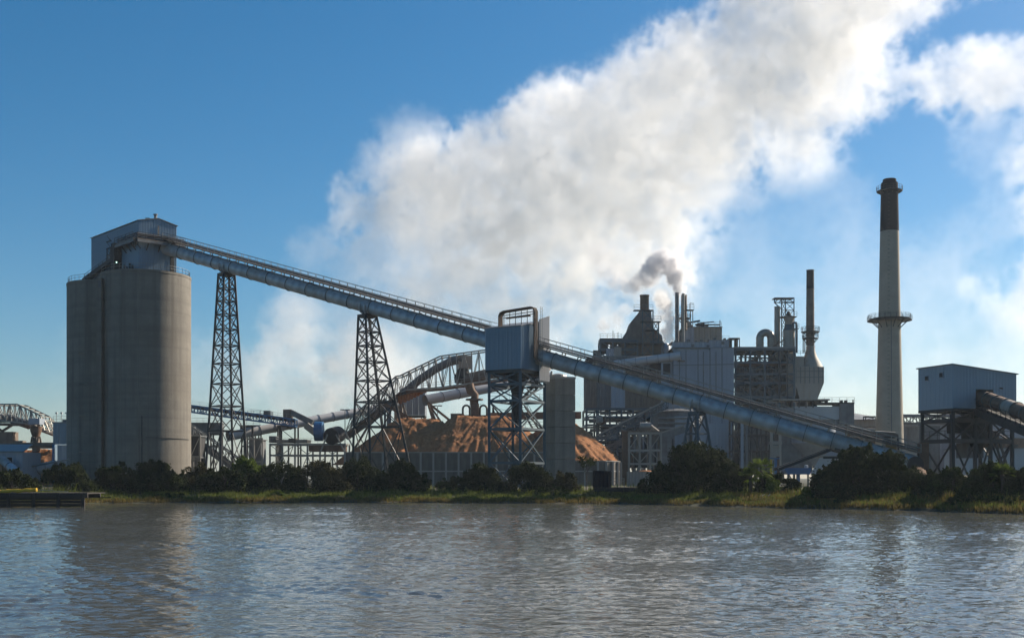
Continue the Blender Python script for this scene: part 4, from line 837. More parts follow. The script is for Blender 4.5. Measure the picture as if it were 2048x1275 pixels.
# open steel framed building with equipment
sf = thing('steel_frame_building', 'open multi storey steel framed plant building full of pipes right of the pale building', 'plant building', (XZ(1530, YP), YP, 1.4))
lv = [ZH(v, YP) for v in (905, 872, 842, 818, 792, 764, 746, 723, 697)]
frame_grid(sf, XZ(1471, YP), XZ(1588, YP), YP, YP+12, 1.4, lv, 4, M['bluesteel'], .5, .38, True, 2)
bx('roof', sf, 1468, 1592, 693, 696, YP-.5, 14, M['roof'])
bx('back_wall', sf, 1470, 1540, 724, 930, YP+12.2, .3, M['midgrey']); bx('back_wall', sf, 1540, 1590, 706, 930, YP+12.5, .3, M['pale'])
rr = random.Random(4)
for k in range(30):
    x0 = rr.uniform(1472, 1572); y0 = rr.uniform(700, 880); Y_ = YP+rr.uniform(2, 9); w_ = rr.uniform(6, 16); h_ = rr.uniform(7, 17); m_ = M[rr.choice(['dark', 'midgrey', 'brown', 'steel', 'galv', 'midgrey'])]
    if k % 3: bx('plant_vessel', sf, x0, x0+w_, y0, y0+h_, Y_, 1.8, m_)
    else: MB().lathe(XZ(x0+6, Y_), Y_, [(.5, ZH(y0+h_+3, Y_)), (1.0, ZH(y0+h_, Y_)), (1.0, ZH(y0+3, Y_)), (.4, ZH(y0, Y_))], 14).build('plant_tank', m_, sf, True)
for k in range(26):
    y = rr.uniform(700, 905); Y_ = YP+rr.uniform(.6, 6); a = rr.uniform(1471, 1500); b_ = rr.uniform(1530, 1588)
    MB().tube([P(a, y, Y_), P(b_, y+rr.uniform(-2, 2), Y_)] if k % 3 else [P(a+rr.uniform(0, 80), y-25, Y_), P(a+rr.uniform(0, 80), y+18, Y_)], rr.uniform(.1, .28), 7).build('pipe_run', M[rr.choice(['galv', 'midgrey', 'rust', 'steel'])], sf, True)
for v in (723, 746, 764, 792, 818): roofrail(sf, 1471, 1588, v, YP-.1, M['bluesteel'])
for px in (1560, 1575): MB().tube([P(px, 700, YP-.8), P(px, 800, YP-.8)], .18, 8).build('downpipe', M['steel'], sf)
# inverted U duct
ud = thing('u_duct', 'shiny weathered inverted U shaped duct on the frame building roof', 'duct', P(1531, 696, YP+5)); Yu = YP+5
ru = 11.2*Yu/FPX
pts = [P(1531-11.2, 702, Yu), P(1531-11.2, 676, Yu)]+[Vector((XZ(1531, Yu)-ru*math.cos(a), Yu, ZH(676, Yu)+ru*math.sin(a))) for a in np.linspace(.15, math.pi-.15, 12)]+[P(1531+11.2, 676, Yu), P(1531+11.2, 702, Yu)]
MB().tube(pts, 7.6*Yu/FPX, 20).build('duct_bend', M['copper'], ud, True)
for sg in (-1, 1):
    for y in (696, 686, 676): MB().lathe(XZ(1531+sg*11.2, Yu), Yu, [(1.0, ZH(y, Yu)-.08), (1.12, ZH(y, Yu)-.06), (1.12, ZH(y, Yu)+.06), (1.0, ZH(y, Yu)+.08)], 18).build('duct_flange', M['copper'], ud)
stack('metal_stack', 'short plain tan stack left of the lattice headframe', 1554.5, 613, 700, YP+7, .78, .76, M['pale'])
sb = thing('scrubber_tower', 'pale scrubber tower with a flared top and a dark steel lattice headframe', 'tower', P(1577, 700, YP+6)); Yt = YP+6; k_ = Yt/FPX
MB().lathe(XZ(1578, Yt), Yt, [(11.5*k_, ZH(705, Yt)), (11.5*k_, ZH(663, Yt)), (8.2*k_, ZH(650, Yt)), (8.2*k_, ZH(643, Yt)), (12*k_, ZH(634, Yt)), (12*k_, ZH(632.5, Yt))], 28).build('vessel', M['pale'], sb, True)
MB().lathe(XZ(1578, Yt), Yt, [(11.7*k_, ZH(661, Yt)), (8.4*k_, ZH(650.5, Yt)), (8.4*k_, ZH(649, Yt))], 28, caps=False).build('blue_cone_band', M['bluesteel'], sb, True)
MB().lathe(XZ(1577, Yt), Yt, [(3.5*k_, ZH(632.5, Yt)), (5*k_, ZH(629, Yt)), (3*k_, ZH(624, Yt)), (1.5*k_, ZH(622, Yt))], 14).build('cap', M['dark'], sb)
MB().tube([P(1586, 660, Yt-1.5), P(1586, 648, Yt-1.5), P(1588, 644.5, Yt-1.5), P(1592, 645, Yt-1.5), P(1593, 650, Yt-1.5), P(1593, 705, Yt-1.5)], .32, 10).build('side_pipe', M['midgrey'], sb, True)
for y, x0, x1 in ((632, 1562, 1594), (656, 1588, 1598)): bx('platform', sb, x0, x1, y, y+1.2, Yt-1.6, 3, M['steel']); roofrail(sb, x0, x1, y, Yt-1.6)
for Y_ in (Yt+2.2, Yt+4.6):
    for x in (1563, 1571, 1588):
        bar('column', P(x, 700, Y_), P(x, 596, Y_), .22, M['steel'], sb)
    ys_ = (700, 684, 668, 652, 636, 620, 604, 596)
    for a, b_ in zip(ys_[:-1], ys_[1:]):
        for x0, x1 in ((1563, 1571), (1571, 1588)):
            bar('brace', P(x0, a, Y_), P(x1, b_, Y_), .14, M['steel'], sb); bar('brace', P(x1, a, Y_), P(x0, b_, Y_), .14, M['steel'], sb); bar('strut', P(x0, b_, Y_), P(x1, b_, Y_), .2, M['steel'], sb)
    for a, b_ in (((1549, 605), (1588, 605)), ((1549, 596), (1588, 596)), ((1549, 605), (1549, 596)), ((1549, 605), (1563, 618)), ((1549, 605), (1558, 596)), ((1558, 605), (1566, 596))): bar('strut', P(*a, Y_), P(*b_, Y_), .22, M['steel'], sb)
bx('top_deck', sb, 1549, 1588.5, 594.5, 596, Yt+1.8, 3.2, M['steel'])
# precipitator with its stack
pr = thing('precipitator', 'streaked pale precipitator casing with a hopper bottom and a bottle shaped flue', 'precipitator', (XZ(1618, YP), YP+2, 1.4)); Yr = YP+2
ring = []
for xl, xr, y, dy in ((1600, 1634, 800, 4), (1590, 1648, 765, 6), (1589, 1648, 733, 6)):
    z = ZH(y, Yr); a, b_ = XZ(xl, Yr), XZ(xr, Yr); ring.append([(a, Yr, z), (b_, Yr, z), (b_, Yr+dy*2, z), (a, Yr+dy*2, z)])
MB().loft(ring[1:]).build('casing', M['pale'], pr); MB().loft(ring[:2]).build('hopper_bottom', M['pale'], pr)
for k in range(7):
    x = 1592+k*9; bar('stiffener', P(x, 766, Yr-.05), P(x, 733, Yr-.05), .16, M['midgrey'], pr)
for y in (742, 754): bar('stiffener', P(1590, y, Yr-.06), P(1648, y, Yr-.06), .14, M['midgrey'], pr)
bx('front_panel', pr, 1572, 1592, 706, 790, Yr-1, 6, M['pale']); bx('outlet_box', pr, 1588, 1608, 712, 732.5, Yr+1, 8, M['pale'])
roofrail(pr, 1588, 1614, 710, Yr+1); bx('lower_casing', pr, 1588, 1634, 800, 870, Yr+1, 8, M['pale'])
prof = [(27*k_, ZH(736, Yr)), (20*k_, ZH(722, Yr)), (13*k_, ZH(710, Yr)), (9.6*k_, ZH(700, Yr)), (8.6*k_, ZH(695, Yr)), (8.6*k_, ZH(688, Yr))]
MB().lathe(XZ(1621, Yr+4), Yr+4, prof, 28).build('bottle_flue', M['pale'], pr, True)
MB().bar(P(1606, 706, Yr+2), P(1606, 670, Yr+2), .16).build('ladder_rail', M['steel'], pr); MB().bar(P(1610, 706, Yr+2), P(1610, 670, Yr+2), .16).build('ladder_rail', M['steel'], pr)
mb = MB()
for k in range(22): mb.bar(P(1606, 705-k*1.6, Yr+2), P(1610, 705-k*1.6, Yr+2), .09)
mb.build('ladder_rungs', M['steel'], pr)
stack('metal_stack', 'tall slim brown stack with two ring platforms standing on the bottle shaped flue', 1620.5, 540, 690, Yr+4, 1.12, .98, M['brown'], [(676, 2.1, 1.2), (663, 2.4, .8)], tip=M['dark'])
# low buildings between the mill and the chimney
lo_ = thing('low_mill_building', 'low grey mill building with a projecting flat canopy right of the precipitator', 'building', (XZ(1630, 285), 285, 1.4)); Yl = 285.0
bx('canopy', lo_, 1545, 1660, 797, 800, Yl-2, 7, M['pale']); bx('wall', lo_, 1560, 1690, 815, 930, Yl+1, 12, M['greywall']); bx('tank_band', lo_, 1590, 1680, 812, 838, Yl-.5, 4, M['white'])
bx('dark_block', lo_, 1680, 1708.5, 806, 848, Yl-1, 7, M['midgrey']); bx('roof_deck', lo_, 1632, 1709, 804, 806.5, Yl-1.2, 8, M['steel']); roofrail(lo_, 1634, 1709, 804, Yl-1.2, M['galv']); bar('corner_post', P(1706, 806, Yl-1.3), P(1706, 799, Yl-1.3), .25, M['steel'], lo_)
for px in (1640, 1654, 1684, 1693): bx('roof_unit', lo_, px-2, px+2, 800, 804, Yl, 1.5, M['steel'])
for px in range(1556, 1640, 14): bar('canopy_post', P(px, 800, Yl-1.6), P(px, 815, Yl-1.6), .25, M['steel'], lo_)
for px in (1575, 1600, 1622): bx('dark_unit', lo_, px, px+12, 803, 814, Yl+2, 3, M['dark'])
rs_ = thing('rear_shed', 'long pale roofed shed in the distance between the mill and the tall chimney', 'shed', (XZ(1740, 330), 330, 1.4)); Y_ = 330.0
MB().slab([P(1690, 838, Y_), P(1752, 838, Y_), P(1745, 832, Y_+10), P(1700, 824, Y_+10)], .3).build('roof', M['roof'], rs_); bx('wall', rs_, 1690, 1760, 839, 935, Y_+1, 9, M['pale']); bx('wall', rs_, 1640, 1792, 852, 935, Y_-8, 8, M['brown'])
frame_grid(rs_, XZ(1727, Y_), XZ(1746, Y_), Y_-2, Y_, ZH(840, Y_), [ZH(832, Y_)], 1, M['steel'], .25, .25)
for k in range(6): MB().tube([P(1700, 858+k*5, Y_-9), P(1790, 858+k*4, Y_-9)], .3, 7).build('pipe_run', M[('galv', 'brown', 'midgrey')[k % 3]], rs_, True)
# dark building and hopper under the right conveyor
dh = thing('ash_hopper_house', 'dark clad building with a big grey conical hopper under the right conveyor', 'hopper house', (XZ(1600, 262), 262, 1.4)); Yd = 262.0
bx('wall', dh, 1483, 1566, 856, 945, Yd+4, 9, M['midgrey']); bx('wall', dh, 1563, 1625, 862, 945, Yd+3, 9, M['midgrey'])
MB().lathe(XZ(1634, Yd), Yd+4, [(.8, ZH(930, Yd)), (1.2, ZH(925, Yd)), (5.2, ZH(885, Yd)), (5.2, ZH(850, Yd))], 28).build('cone_hopper', M['greywall'], dh, True)
frame_grid(dh, XZ(1466, Yd), XZ(1540, Yd), Yd, Yd+4, 1.4, [ZH(900, Yd), ZH(868, Yd), ZH(838, Yd)], 4, M['steel'], .35, .28)
for px, m_ in ((1484, 'greywall'), (1493, 'midgrey')): bar('column', at(P(px, 0, Yd-.8), 1.4), P(px, 838, Yd-.8), .6, M[m_], dh)
wallpx(dh, 1385, 1467, 846, 945, Yd+6, M['siding2'], 1.5, 2); bx('wall_core', dh, 1386, 1466, 848, 945, Yd+6.2, 6, M['dark'])
bx('tan_pier', dh, 1541, 1546, 860, 945, Yd-2, .8, M['pale']); bx('tan_pier', dh, 1546, 1562, 890, 920, Yd-1.6, .5, M['pale']); bx('tan_pier', dh, 1558, 1563, 860, 945, Yd-2, .8, M['pale']); bx('pier_cap', dh, 1540, 1564, 882, 888, Yd-2.1, 1.2, M['pale']); bx('dark_unit', dh, 1548, 1557, 868, 880, Yd-1.4, .8, M['dark'])
bl_ = thing('blue_bin', 'bright blue steel bin with a spout between the palmetto and the large right bush', 'bin', P(1600, 947, 205)); Y_ = 205.0
MB().loft([[(XZ(a, Y_), Y_+y, ZH(p, Y_)) for a, y in ((l, 0), (r_, 0), (r_, 2.5), (l, 2.5))] for l, r_, p in ((1576, 1620, 948), (1570, 1622, 940), (1570, 1622, 935))]).build('bin_body', M['blue'], bl_); bx('spout', bl_, 1594, 1600, 948, 956, Y_+.8, .6, M['blue'], 1.2)
for px in (1576, 1616): bar('leg', P(px, 947, Y_+1), at(P(px, 947, Y_+1), 1.3), .25, M['bluesteel'], bl_)
MB().lathe(XZ(1614, Y_), Y_+.5, [(.35, ZH(935, Y_)), (.35, ZH(930, Y_)), (.15, ZH(929, Y_))], 10).build('vent', M['white'], bl_)
gp = thing('gate_frame', 'blue and yellow gate frame standing left of the blue bin', 'gate', P(1550, 940, 215)); Y_ = 215.0
bx('blue_door', gp, 1549, 1554, 917, 938, Y_, .4, M['blue'], 1.3); bx('yellow_post', gp, 1541, 1544, 918, 940, Y_, .4, M['yellow'], 1.3); bx('rust_post', gp, 1553.5, 1559, 912, 935, Y_+.2, .5, M['rust'], 1.3); bx('top_bar', gp, 1540, 1559, 915, 917, Y_, .4, M['blue'])
wsh = thing('white_shed', 'white lean-to shed behind the left edge of the large right bush', 'shed', P(1660, 945, 212)); Y_ = 212.0
MB().add([P(1620, 948, Y_), P(1694, 948, Y_), P(1694, 914, Y_), P(1640, 914, Y_), P(1620, 948, Y_+5), P(1694, 948, Y_+5), P(1694, 914, Y_+5), P(1640, 914, Y_+5)], [(0, 1, 2, 3), (7, 6, 5, 4), (0, 3, 7, 4), (1, 5, 6, 2), (3, 2, 6, 7)]).build('wall', M['white'], wsh); bx('roof', wsh, 1636, 1697, 911, 914, Y_-.4, 6, M['pale'])
# tall concrete chimney
YCH = 300.0; kx = YCH/FPX; xc = XZ(1779, YCH)
ch = thing('chimney', 'tall tapering concrete chimney with a black top and ring platforms', 'chimney', (xc, YCH, 1.2))
zsg = [1.2]+[ZH(v, YCH) for v in (830, 740, 642, 560, 463)]
def rad(z): return np.interp(z, [1.2, ZH(890, YCH), ZH(640, YCH), ZH(463, YCH), ZH(366, YCH)], [3.7, 3.55, 2.78, 2.36, 2.12])
for a, b_ in zip(zsg[:-1], zsg[1:]): MB().lathe(xc, YCH, [(rad(a), a), (rad((a+b_)/2), (a+b_)/2), (rad(b_), b_)], 40, caps=False).build('concrete_shaft', M['chimney'], ch, True)
z1, z2 = ZH(463, YCH), ZH(366, YCH)
MB().lathe(xc, YCH, [(rad(z1)+.02, z1), (rad(z2), z2), (1.75, z2+.01), (1.7, z2+.9), (1.55, z2+1.0), (1.4, z2+1.0), (1.4, z2-1)], 40, caps=False).build('black_top', M['chimney_black'], ch, True)
MB().lathe(xc, YCH, [(1.39, z2-.8), (1.39, z2-.7)], 24).build('flue_mouth', M['dark'], ch)
for py, w_, dr in ((637.5, 2.9, 2.6), (640.5, 3.3, 0), (382, 1.1, .8)):
    z = ZH(py, YCH); r0 = float(rad(z)); w2 = r0+w_*(.86 if w_ > 2 else 1)
    MB().lathe(xc, YCH, [(r0-.05, z-.12), (w2, z-.12), (w2, z), (r0-.05, z)], 32).build('platform', M['steel'], ch); plf = _last[0]
    railing('platform_railing', plf, [(xc+w2*math.cos(a), YCH+w2*math.sin(a), z) for a in np.linspace(0, 2*math.pi, 25)], M['steel'], 1.2, 1.5, .055)
    if dr:
        for a in np.linspace(0, 2*math.pi, 13)[:-1]: bar('platform_bracket', (xc+w2*.95*math.cos(a), YCH+w2*.95*math.sin(a), z-.2), (xc+r0*math.cos(a), YCH+r0*math.sin(a), z-dr*.9), .16, M['steel'], ch)
for a in (-2.4, -.75): MB().bar((xc+3.6*math.cos(a), YCH+3.6*math.sin(a), ZH(640, YCH)), (xc+3.6*math.cos(a), YCH+3.6*math.sin(a), ZH(630, YCH)), .14).build('warning_light', M['galv'], ch)
mb = MB()
for z in np.arange(3, z2-.5, 1.1):
    r0 = float(rad(z))+.25; a = R(-112); mb.bar((xc+r0*math.cos(a)-.28, YCH+r0*math.sin(a), z), (xc+r0*math.cos(a)+.28, YCH+r0*math.sin(a), z), .07)
mb.build('ladder_rungs', M['steel'], ch)
a = R(-100); MB().tube([(xc+(float(rad(z))+.1)*math.cos(a), YCH+(float(rad(z))+.1)*math.sin(a), z) for z in np.linspace(2, ZH(640, YCH), 12)], .09, 6).build('cable_conduit', M['midgrey'], ch)

# ---------------------------------------------------------------- yard in front of the mill
ib = thing('inclined_belt', 'dark inclined belt gallery with a pale edge rising in front of the boiler house', 'conveyor', P(1270, 835, 272)); Y_ = 272.0
tA, tB, bA, bB = P(1195, 872, Y_), P(1336, 801, Y_), P(1195, 884, Y_), P(1336, 815, Y_)
truss_bridge(ib, [tA, tB], [bA, bB], 2.8, M['bluesteel'], 14, .3, .2); MB().bar(tA+Vector((0, -.1, .3)), tB+Vector((0, -.1, .3)), .7, .35).build('lit_edge_strip', M['galv'], ib)  # paler metal strip along the top stands for the sunlit edge
for px, py in ((1235, 863), (1270, 846), (1305, 830)): bar('bent_leg', P(px, py, Y_+1), at(P(px, py, Y_+1), 1.4), .4, M['bluesteel'], ib)
ib = thing('inclined_belt', 'lower dim inclined belt gallery left of the small frame tower', 'conveyor', P(1230, 890, 255)); Y_ = 255.0
tA, tB, bA, bB = P(1190, 905, Y_), P(1260, 870, Y_), P(1190, 915, Y_), P(1260, 880, Y_)
truss_bridge(ib, [tA, tB], [bA, bB], 2.4, M['midgrey'], 7, .3, .2); MB().slab([tA, tB, tB+Vector((0, 2.4, 0)), tA+Vector((0, 2.4, 0))], .3).build('belt_cover', M['midgrey'], ib)
ib = thing('inclined_belt', 'short grey inclined duct running up to the short trestle tower', 'conveyor', P(1350, 860, 250)); MB().bar(P(1300, 880, 250), P(1368, 858, 250), 2, 1.5).build('duct_body', M['midgrey'], ib); MB().bar(P(1300, 872, 249), P(1368, 850, 249), .3, .3).build('lit_rail', M['galv'], ib)
for px in (1310, 1345): bar('leg', P(px, 877, 250), at(P(px, 877, 250), 1.4), .35, M['steel'], ib)
ft = thing('frame_tower', 'small grey steel frame tower with a drum on top in front of the boiler house', 'tower', (XZ(1289, 246), 246, 1.4)); Y_ = 246.0
frame_grid(ft, XZ(1258, Y_), XZ(1322, Y_), Y_, Y_+4, 1.4, [ZH(925, Y_), ZH(898, Y_), ZH(864, Y_)], 3, M['galv'], .4, .3)
MB().tube([P(1280, 852, Y_+2), P(1302, 852, Y_+2)], .85, 18).build('drum', M['galv'], ft, True); bx('top_deck', ft, 1256, 1324, 861, 863.5, Y_-.3, 4.8, M['brown']); roofrail(ft, 1258, 1280, 861, Y_-.2)
MB().slab([P(1303, 848, Y_+1), P(1308, 852, Y_+1), P(1320, 861, Y_+2), P(1306, 861, Y_+2)], .3).build('chute_plate', M['pale'], ft)
for px in (1299, 1306): bx('vessel', ft, px-3, px+3, 868, 930, Y_+1.5, 1.2, M['midgrey'])
bx('machine_box', ft, 1324, 1342, 872, 930, Y_+.6, 3.5, M['midgrey']); bx('machine_box', ft, 1268, 1292, 905, 935, Y_+2, 2, M['dark'])
rc = thing('rusty_column', 'rusty brick red column left of the small frame tower', 'column', (XZ(1250, 247), 247, 1.4)); bx('column_body', rc, 1245, 1257, 862, 945, 247, 1.4, M['rust'], 1.3); bx('column_cap', rc, 1244, 1258, 859, 862, 246.8, 1.8, M['brown'])
rb = thing('round_tank', 'dark round tank with a railed roof behind the right conveyor', 'tank', (XZ(1352, 280), 280, 1.4)); Y_ = 280.0; xx = XZ(1352, Y_); zz = ZH(824, Y_)
MB().lathe(xx, Y_, [(6.3, 1.4), (6.3, zz-.4), (6.5, zz-.3), (6.5, zz), (1, zz+.9)], 40).build('shell', M['midgrey'], rb, True)
railing('roof_railing', rb, [(xx+6.4*math.cos(a), Y_+6.4*math.sin(a), zz) for a in np.linspace(math.pi, 2*math.pi, 15)], M['white'], 1.2, 1.5, .08)
for px in (1334, 1346, 1360): bar('roof_lamp_pole', P(px, 826, Y_-5), P(px, 808, Y_-5), .12, M['white'], rb)
bx('blue_panel', rb, 1350, 1386, 832, 930, Y_-6.6, 1.0, M['siding2'])
for y in (836, 846, 856): MB().tube([P(1316, y, Y_-7), P(1384, y-1, Y_-7)], .22, 8).build('pipe_run', M['galv'], rb)
# right background
pbg = thing('pipe_bridge', 'distant lattice pipe bridge right of the chimney', 'pipe bridge', P(1830, 835, 340)); Y_ = 340.0
truss_bridge(pbg, [P(1795, 832, Y_), P(1960, 832, Y_)], [P(1795, 845, Y_), P(1960, 845, Y_)], 3, M['midgrey'], 13, .35, .25); MB().tube([P(1795, 831, Y_+1), P(1960, 831, Y_+1)], .5, 8).build('pipe_run', M['midgrey'], pbg)
for px in (1838, 1900): bar('tower_leg', P(px, 845, Y_), at(P(px, 845, Y_), 1.4), .6, M['midgrey'], pbg)
for lab, x0, x1, yt, Y_, m_ in (('wide bluish grey warehouse in the distance behind the right house', 1800, 2130, 848, 345, 'greywall'), ('darker grey block in front of the distant warehouse beside the chimney', 1838, 1880, 852, 335, 'midgrey'), ('reddish brown low building beyond the legs of the right house', 1960, 2140, 876, 320, 'rust'), ('long white roofed low shed beyond the legs of the right house', 1930, 2140, 897, 250, 'white'), ('small pale shed between the chimney foot and the right house', 1805, 1850, 893, 280, 'pale')):
    bb = thing('distant_building', lab, 'building', (XZ((x0+x1)/2, Y_), Y_, 1.4)); wallpx(bb, x0, x1, yt, 950, Y_, M[m_], 3.0, 3); bx('building_core', bb, x0, x1, yt, 950, Y_+.2, 12, M[m_]); bx('roof', bb, x0-1, x1+1, yt-2, yt, Y_-.3, 12.6, M['roof'])
    for k in range(4):
        xx = x0+(x1-x0)*(.15+.23*k)
        if m_ in ('greywall', 'rust'): bx('window', bb, xx, xx+8, yt+12, yt+18, Y_-.12, .1, M['dark'])
fr_ = thing('pipe_rack', 'small yellowish pipe rack and pipe ends over the low end of the right conveyor', 'pipe rack', P(1775, 890, 160)); Y_ = 160.0
bx('yellow_screen', fr_, 1770, 1793, 879, 899, Y_, .3, mat('khaki_screen', (.20, .16, .07), .9)); frame_grid(fr_, XZ(1769, Y_), XZ(1796, Y_), Y_-.2, Y_+.4, 1.4, [ZH(900, Y_), ZH(876, Y_)], 1, M['galv'], .16, .14, False)
for k in range(4): MB().tube([P(1700+k*4, 852+k*4, 158), P(1740, 862+k*4, 158.5), P(1788, 865+k*3, 159), P(1796, 868+k*2, 159), P(1797, 900, 159)], .13, 8).build('pipe_run', M[('galv', 'brown', 'midgrey', 'steel')[k]], fr_, True)
# ---------------------------------------------------------------- right house on legs
Nr = Vector((57.5, 150, 0)); el = Vector((-.342, .94, 0)); er = Vector((.94, .342, 0)); wl_, wr_ = 6.7, 10.5; zb1, zt1, zt2 = 12.3, 18.0, 17.0
rh = thing('right_house', 'blue grey ribbed house on dark steel legs at the right edge', 'house on legs', (Nr.x, Nr.y, 1.4))
lN, rN = Nr+el*wl_, Nr+er*wr_; fN = lN+er*wr_
siding_wall(rh, lN, Nr, zb1, zt1, zt1, M['siding3'], .84, 2, proud=.02)
op0, op1 = 3.75, 6.6; zop = ZH(779, 152.5)
def ztop_(s_): return zt1+(zt2-zt1)*s_/wr_
siding_wall(rh, Nr, Nr+er*op0, zb1, zt1, ztop_(op0), M['siding3'], .5, 2); siding_wall(rh, Nr+er*op0, Nr+er*op1, zop, ztop_(op0), ztop_(op1), M['siding3'], .5, 2); siding_wall(rh, Nr+er*op1, rN, zb1, ztop_(op1), zt2, M['siding3'], .5, 2)
siding_wall(rh, rN, fN, zb1, zt2, zt2, M['siding3'], .84, 2); siding_wall(rh, fN, lN, zb1, zt2, zt1, M['siding3'], .84, 2)
MB().slab([at(Nr-el*.2-er*.2, zt1+.1), at(rN-el*.2+er*.2, zt2+.1), at(fN+el*.2+er*.2, zt2+.1), at(lN+el*.2-er*.2, zt1+.1)], .12).build('roof', M['roof'], rh)
MB().slab([at(Nr, zb1), at(rN, zb1), at(fN, zb1), at(lN, zb1)], .35).build('floor_slab', M['steel'], rh)
MB().slab([at(Nr+er*op0+el*.9, zb1+.01), at(Nr+er*op1+el*.9, zb1+.01), at(Nr+er*op1+el*1.0, zop), at(Nr+er*op0+el*1.0, zop)], .1).build('dark_opening', M['dark'], rh)
for s_, w_ in ((1.8, .7), (4.6, .7)):
    c_ = Nr+el*(wl_-s_)-er*.06; z = 16.2 if s_ < 3 else 16.4
    MB().slab([at(c_-el*w_*.5, z), at(c_+el*w_*.5, z), at(c_+el*w_*.5, z+.75), at(c_-el*w_*.5, z+.75)], .06).build('window_frame', M['siding2'], rh); wfr = _last[0]
    MB().slab([at(c_-el*w_*.4-er*.05, z+.1), at(c_+el*w_*.4-er*.05, z+.1), at(c_+el*w_*.4-er*.05, z+.65), at(c_-el*w_*.4-er*.05, z+.65)], .05).build('window_pane', M['dark'], wfr)
c_ = Nr+er*7.6-el*.15; MB().tube([at(c_, 15.1), at(c_-el*.5, 15.0)], .09, 8).build('wall_lamp', M['rust'], rh)
Lr = [lN-el*.4+er*.35, Nr+el*.4+er*.35, Nr+er*(wr_*.38)+el*.4, Nr+er*(wr_*.62)+el*.4, rN+el*.4-er*.35, fN-el*.4-er*.35]
for p in Lr+[lN-el*.4+er*wr_*.5]: bar('leg', at(p, 1.2), at(p, zb1-.3), .42, M['steel'], rh)
for zz in (ZH(841, 152), ZH(882, 152)):
    for a, b_ in zip(Lr[:-1], Lr[1:]): bar('beam', at(a, zz), at(b_, zz), .3, M['steel'], rh, .5)
    MB().slab([at(Lr[1], zz+.3), at(Lr[4], zz+.3), at(Lr[5], zz+.3), at(Lr[0], zz+.3)], .12).build('landing', M['steel'], rh)
    railing('landing_railing', _last[0], [at(Lr[0], zz+.3), at(Lr[1], zz+.3), at(Lr[4], zz+.3)], M['steel'], 1.1, 1.5, .06)
zl = [1.3, ZH(882, 152), ZH(841, 152), zb1-.3]
for a, b_ in zip(Lr[:-1], Lr[1:]):
    for z_, z2_ in zip(zl[:-1], zl[1:]): bar('brace', at(a, z_), at(b_, z2_), .18, M['steel'], rh); bar('brace', at(b_, z_), at(a, z2_), .18, M['steel'], rh)
for k, (t0, t1, z_, m_) in enumerate(((.2, .38, ZH(865, 152), 'dark'), (.45, .72, ZH(862, 152), 'dark'), (.35, .6, ZH(915, 152), 'midgrey'), (.62, .85, ZH(893, 152), 'brown'))):
    c0, c1 = Nr+er*wr_*t0+el*2.5, Nr+er*wr_*t1+el*2.5; MB().bar(at(lerp(c0, c1, 0), z_+1), at(c1, z_+1), 2.2, 2.0).build('machine_box', M[m_], rh)
cd0 = Nr+er*5.2+el*2; MB().lathe(cd0.x, cd0.y, [(.6, ZH(915, 153)), (1.6, ZH(880, 153)), (1.6, zb1-.3)], 14).build('hopper_chute', M['dark'], rh)
for sg in (0, 1):
    a, b_ = at(Nr+er*(7.2+sg*.0)-el*(.6-sg*.8), ZH(885, 151)), at(Nr+er*9.6-el*(.6-sg*.8), 1.4); MB().bar(a, b_, .1, .35).build('stair_stringer', M['steel'], rh)
rcv, rfr = conveyor('rusty_conveyor', 'rusty red and grey tube conveyor leaving the right house towards the right edge', P(1962, 793, 152.5), P(2120, 852, 128), 1.9, 8, M['rust'], walkway=False)
for i, o_ in enumerate([o_ for o_ in rcv.children if o_.name.startswith('tube_segment')]):
    if i in (3, 6): m2 = o_.data.copy(); m2.materials[0] = M['pale']; o_.data = m2; o_['label'] = 'pale grey tube section'
A, d_, s_, u_, L_ = rfr
MB().slab([A-u_*1.3+s_*1.3, A+d_*L_-u_*1.3+s_*1.3, A+d_*L_-u_*1.3-s_*1.3, A-u_*1.3-s_*1.3], .9).build('belly_girder', M['dark'], rcv)
railing('walkway_railing', rcv, [A-u_*1.2+s_*1.3, A+d_*L_-u_*1.2+s_*1.3], M['steel'], 1.1, 1.6, .06)
MB().tube([A+d_*(L_*.62)+u_*.9, A+d_*(L_*.66)+u_*1.7, A+d_*(L_*.8)+u_*1.7], .12, 8).build('hoop_pipe', M['galv'], rcv)
MB().box(53.2, 54.4, 150, 151, 1.2, ZH(884, 150)).build('side_bent', M['rust'], rh)
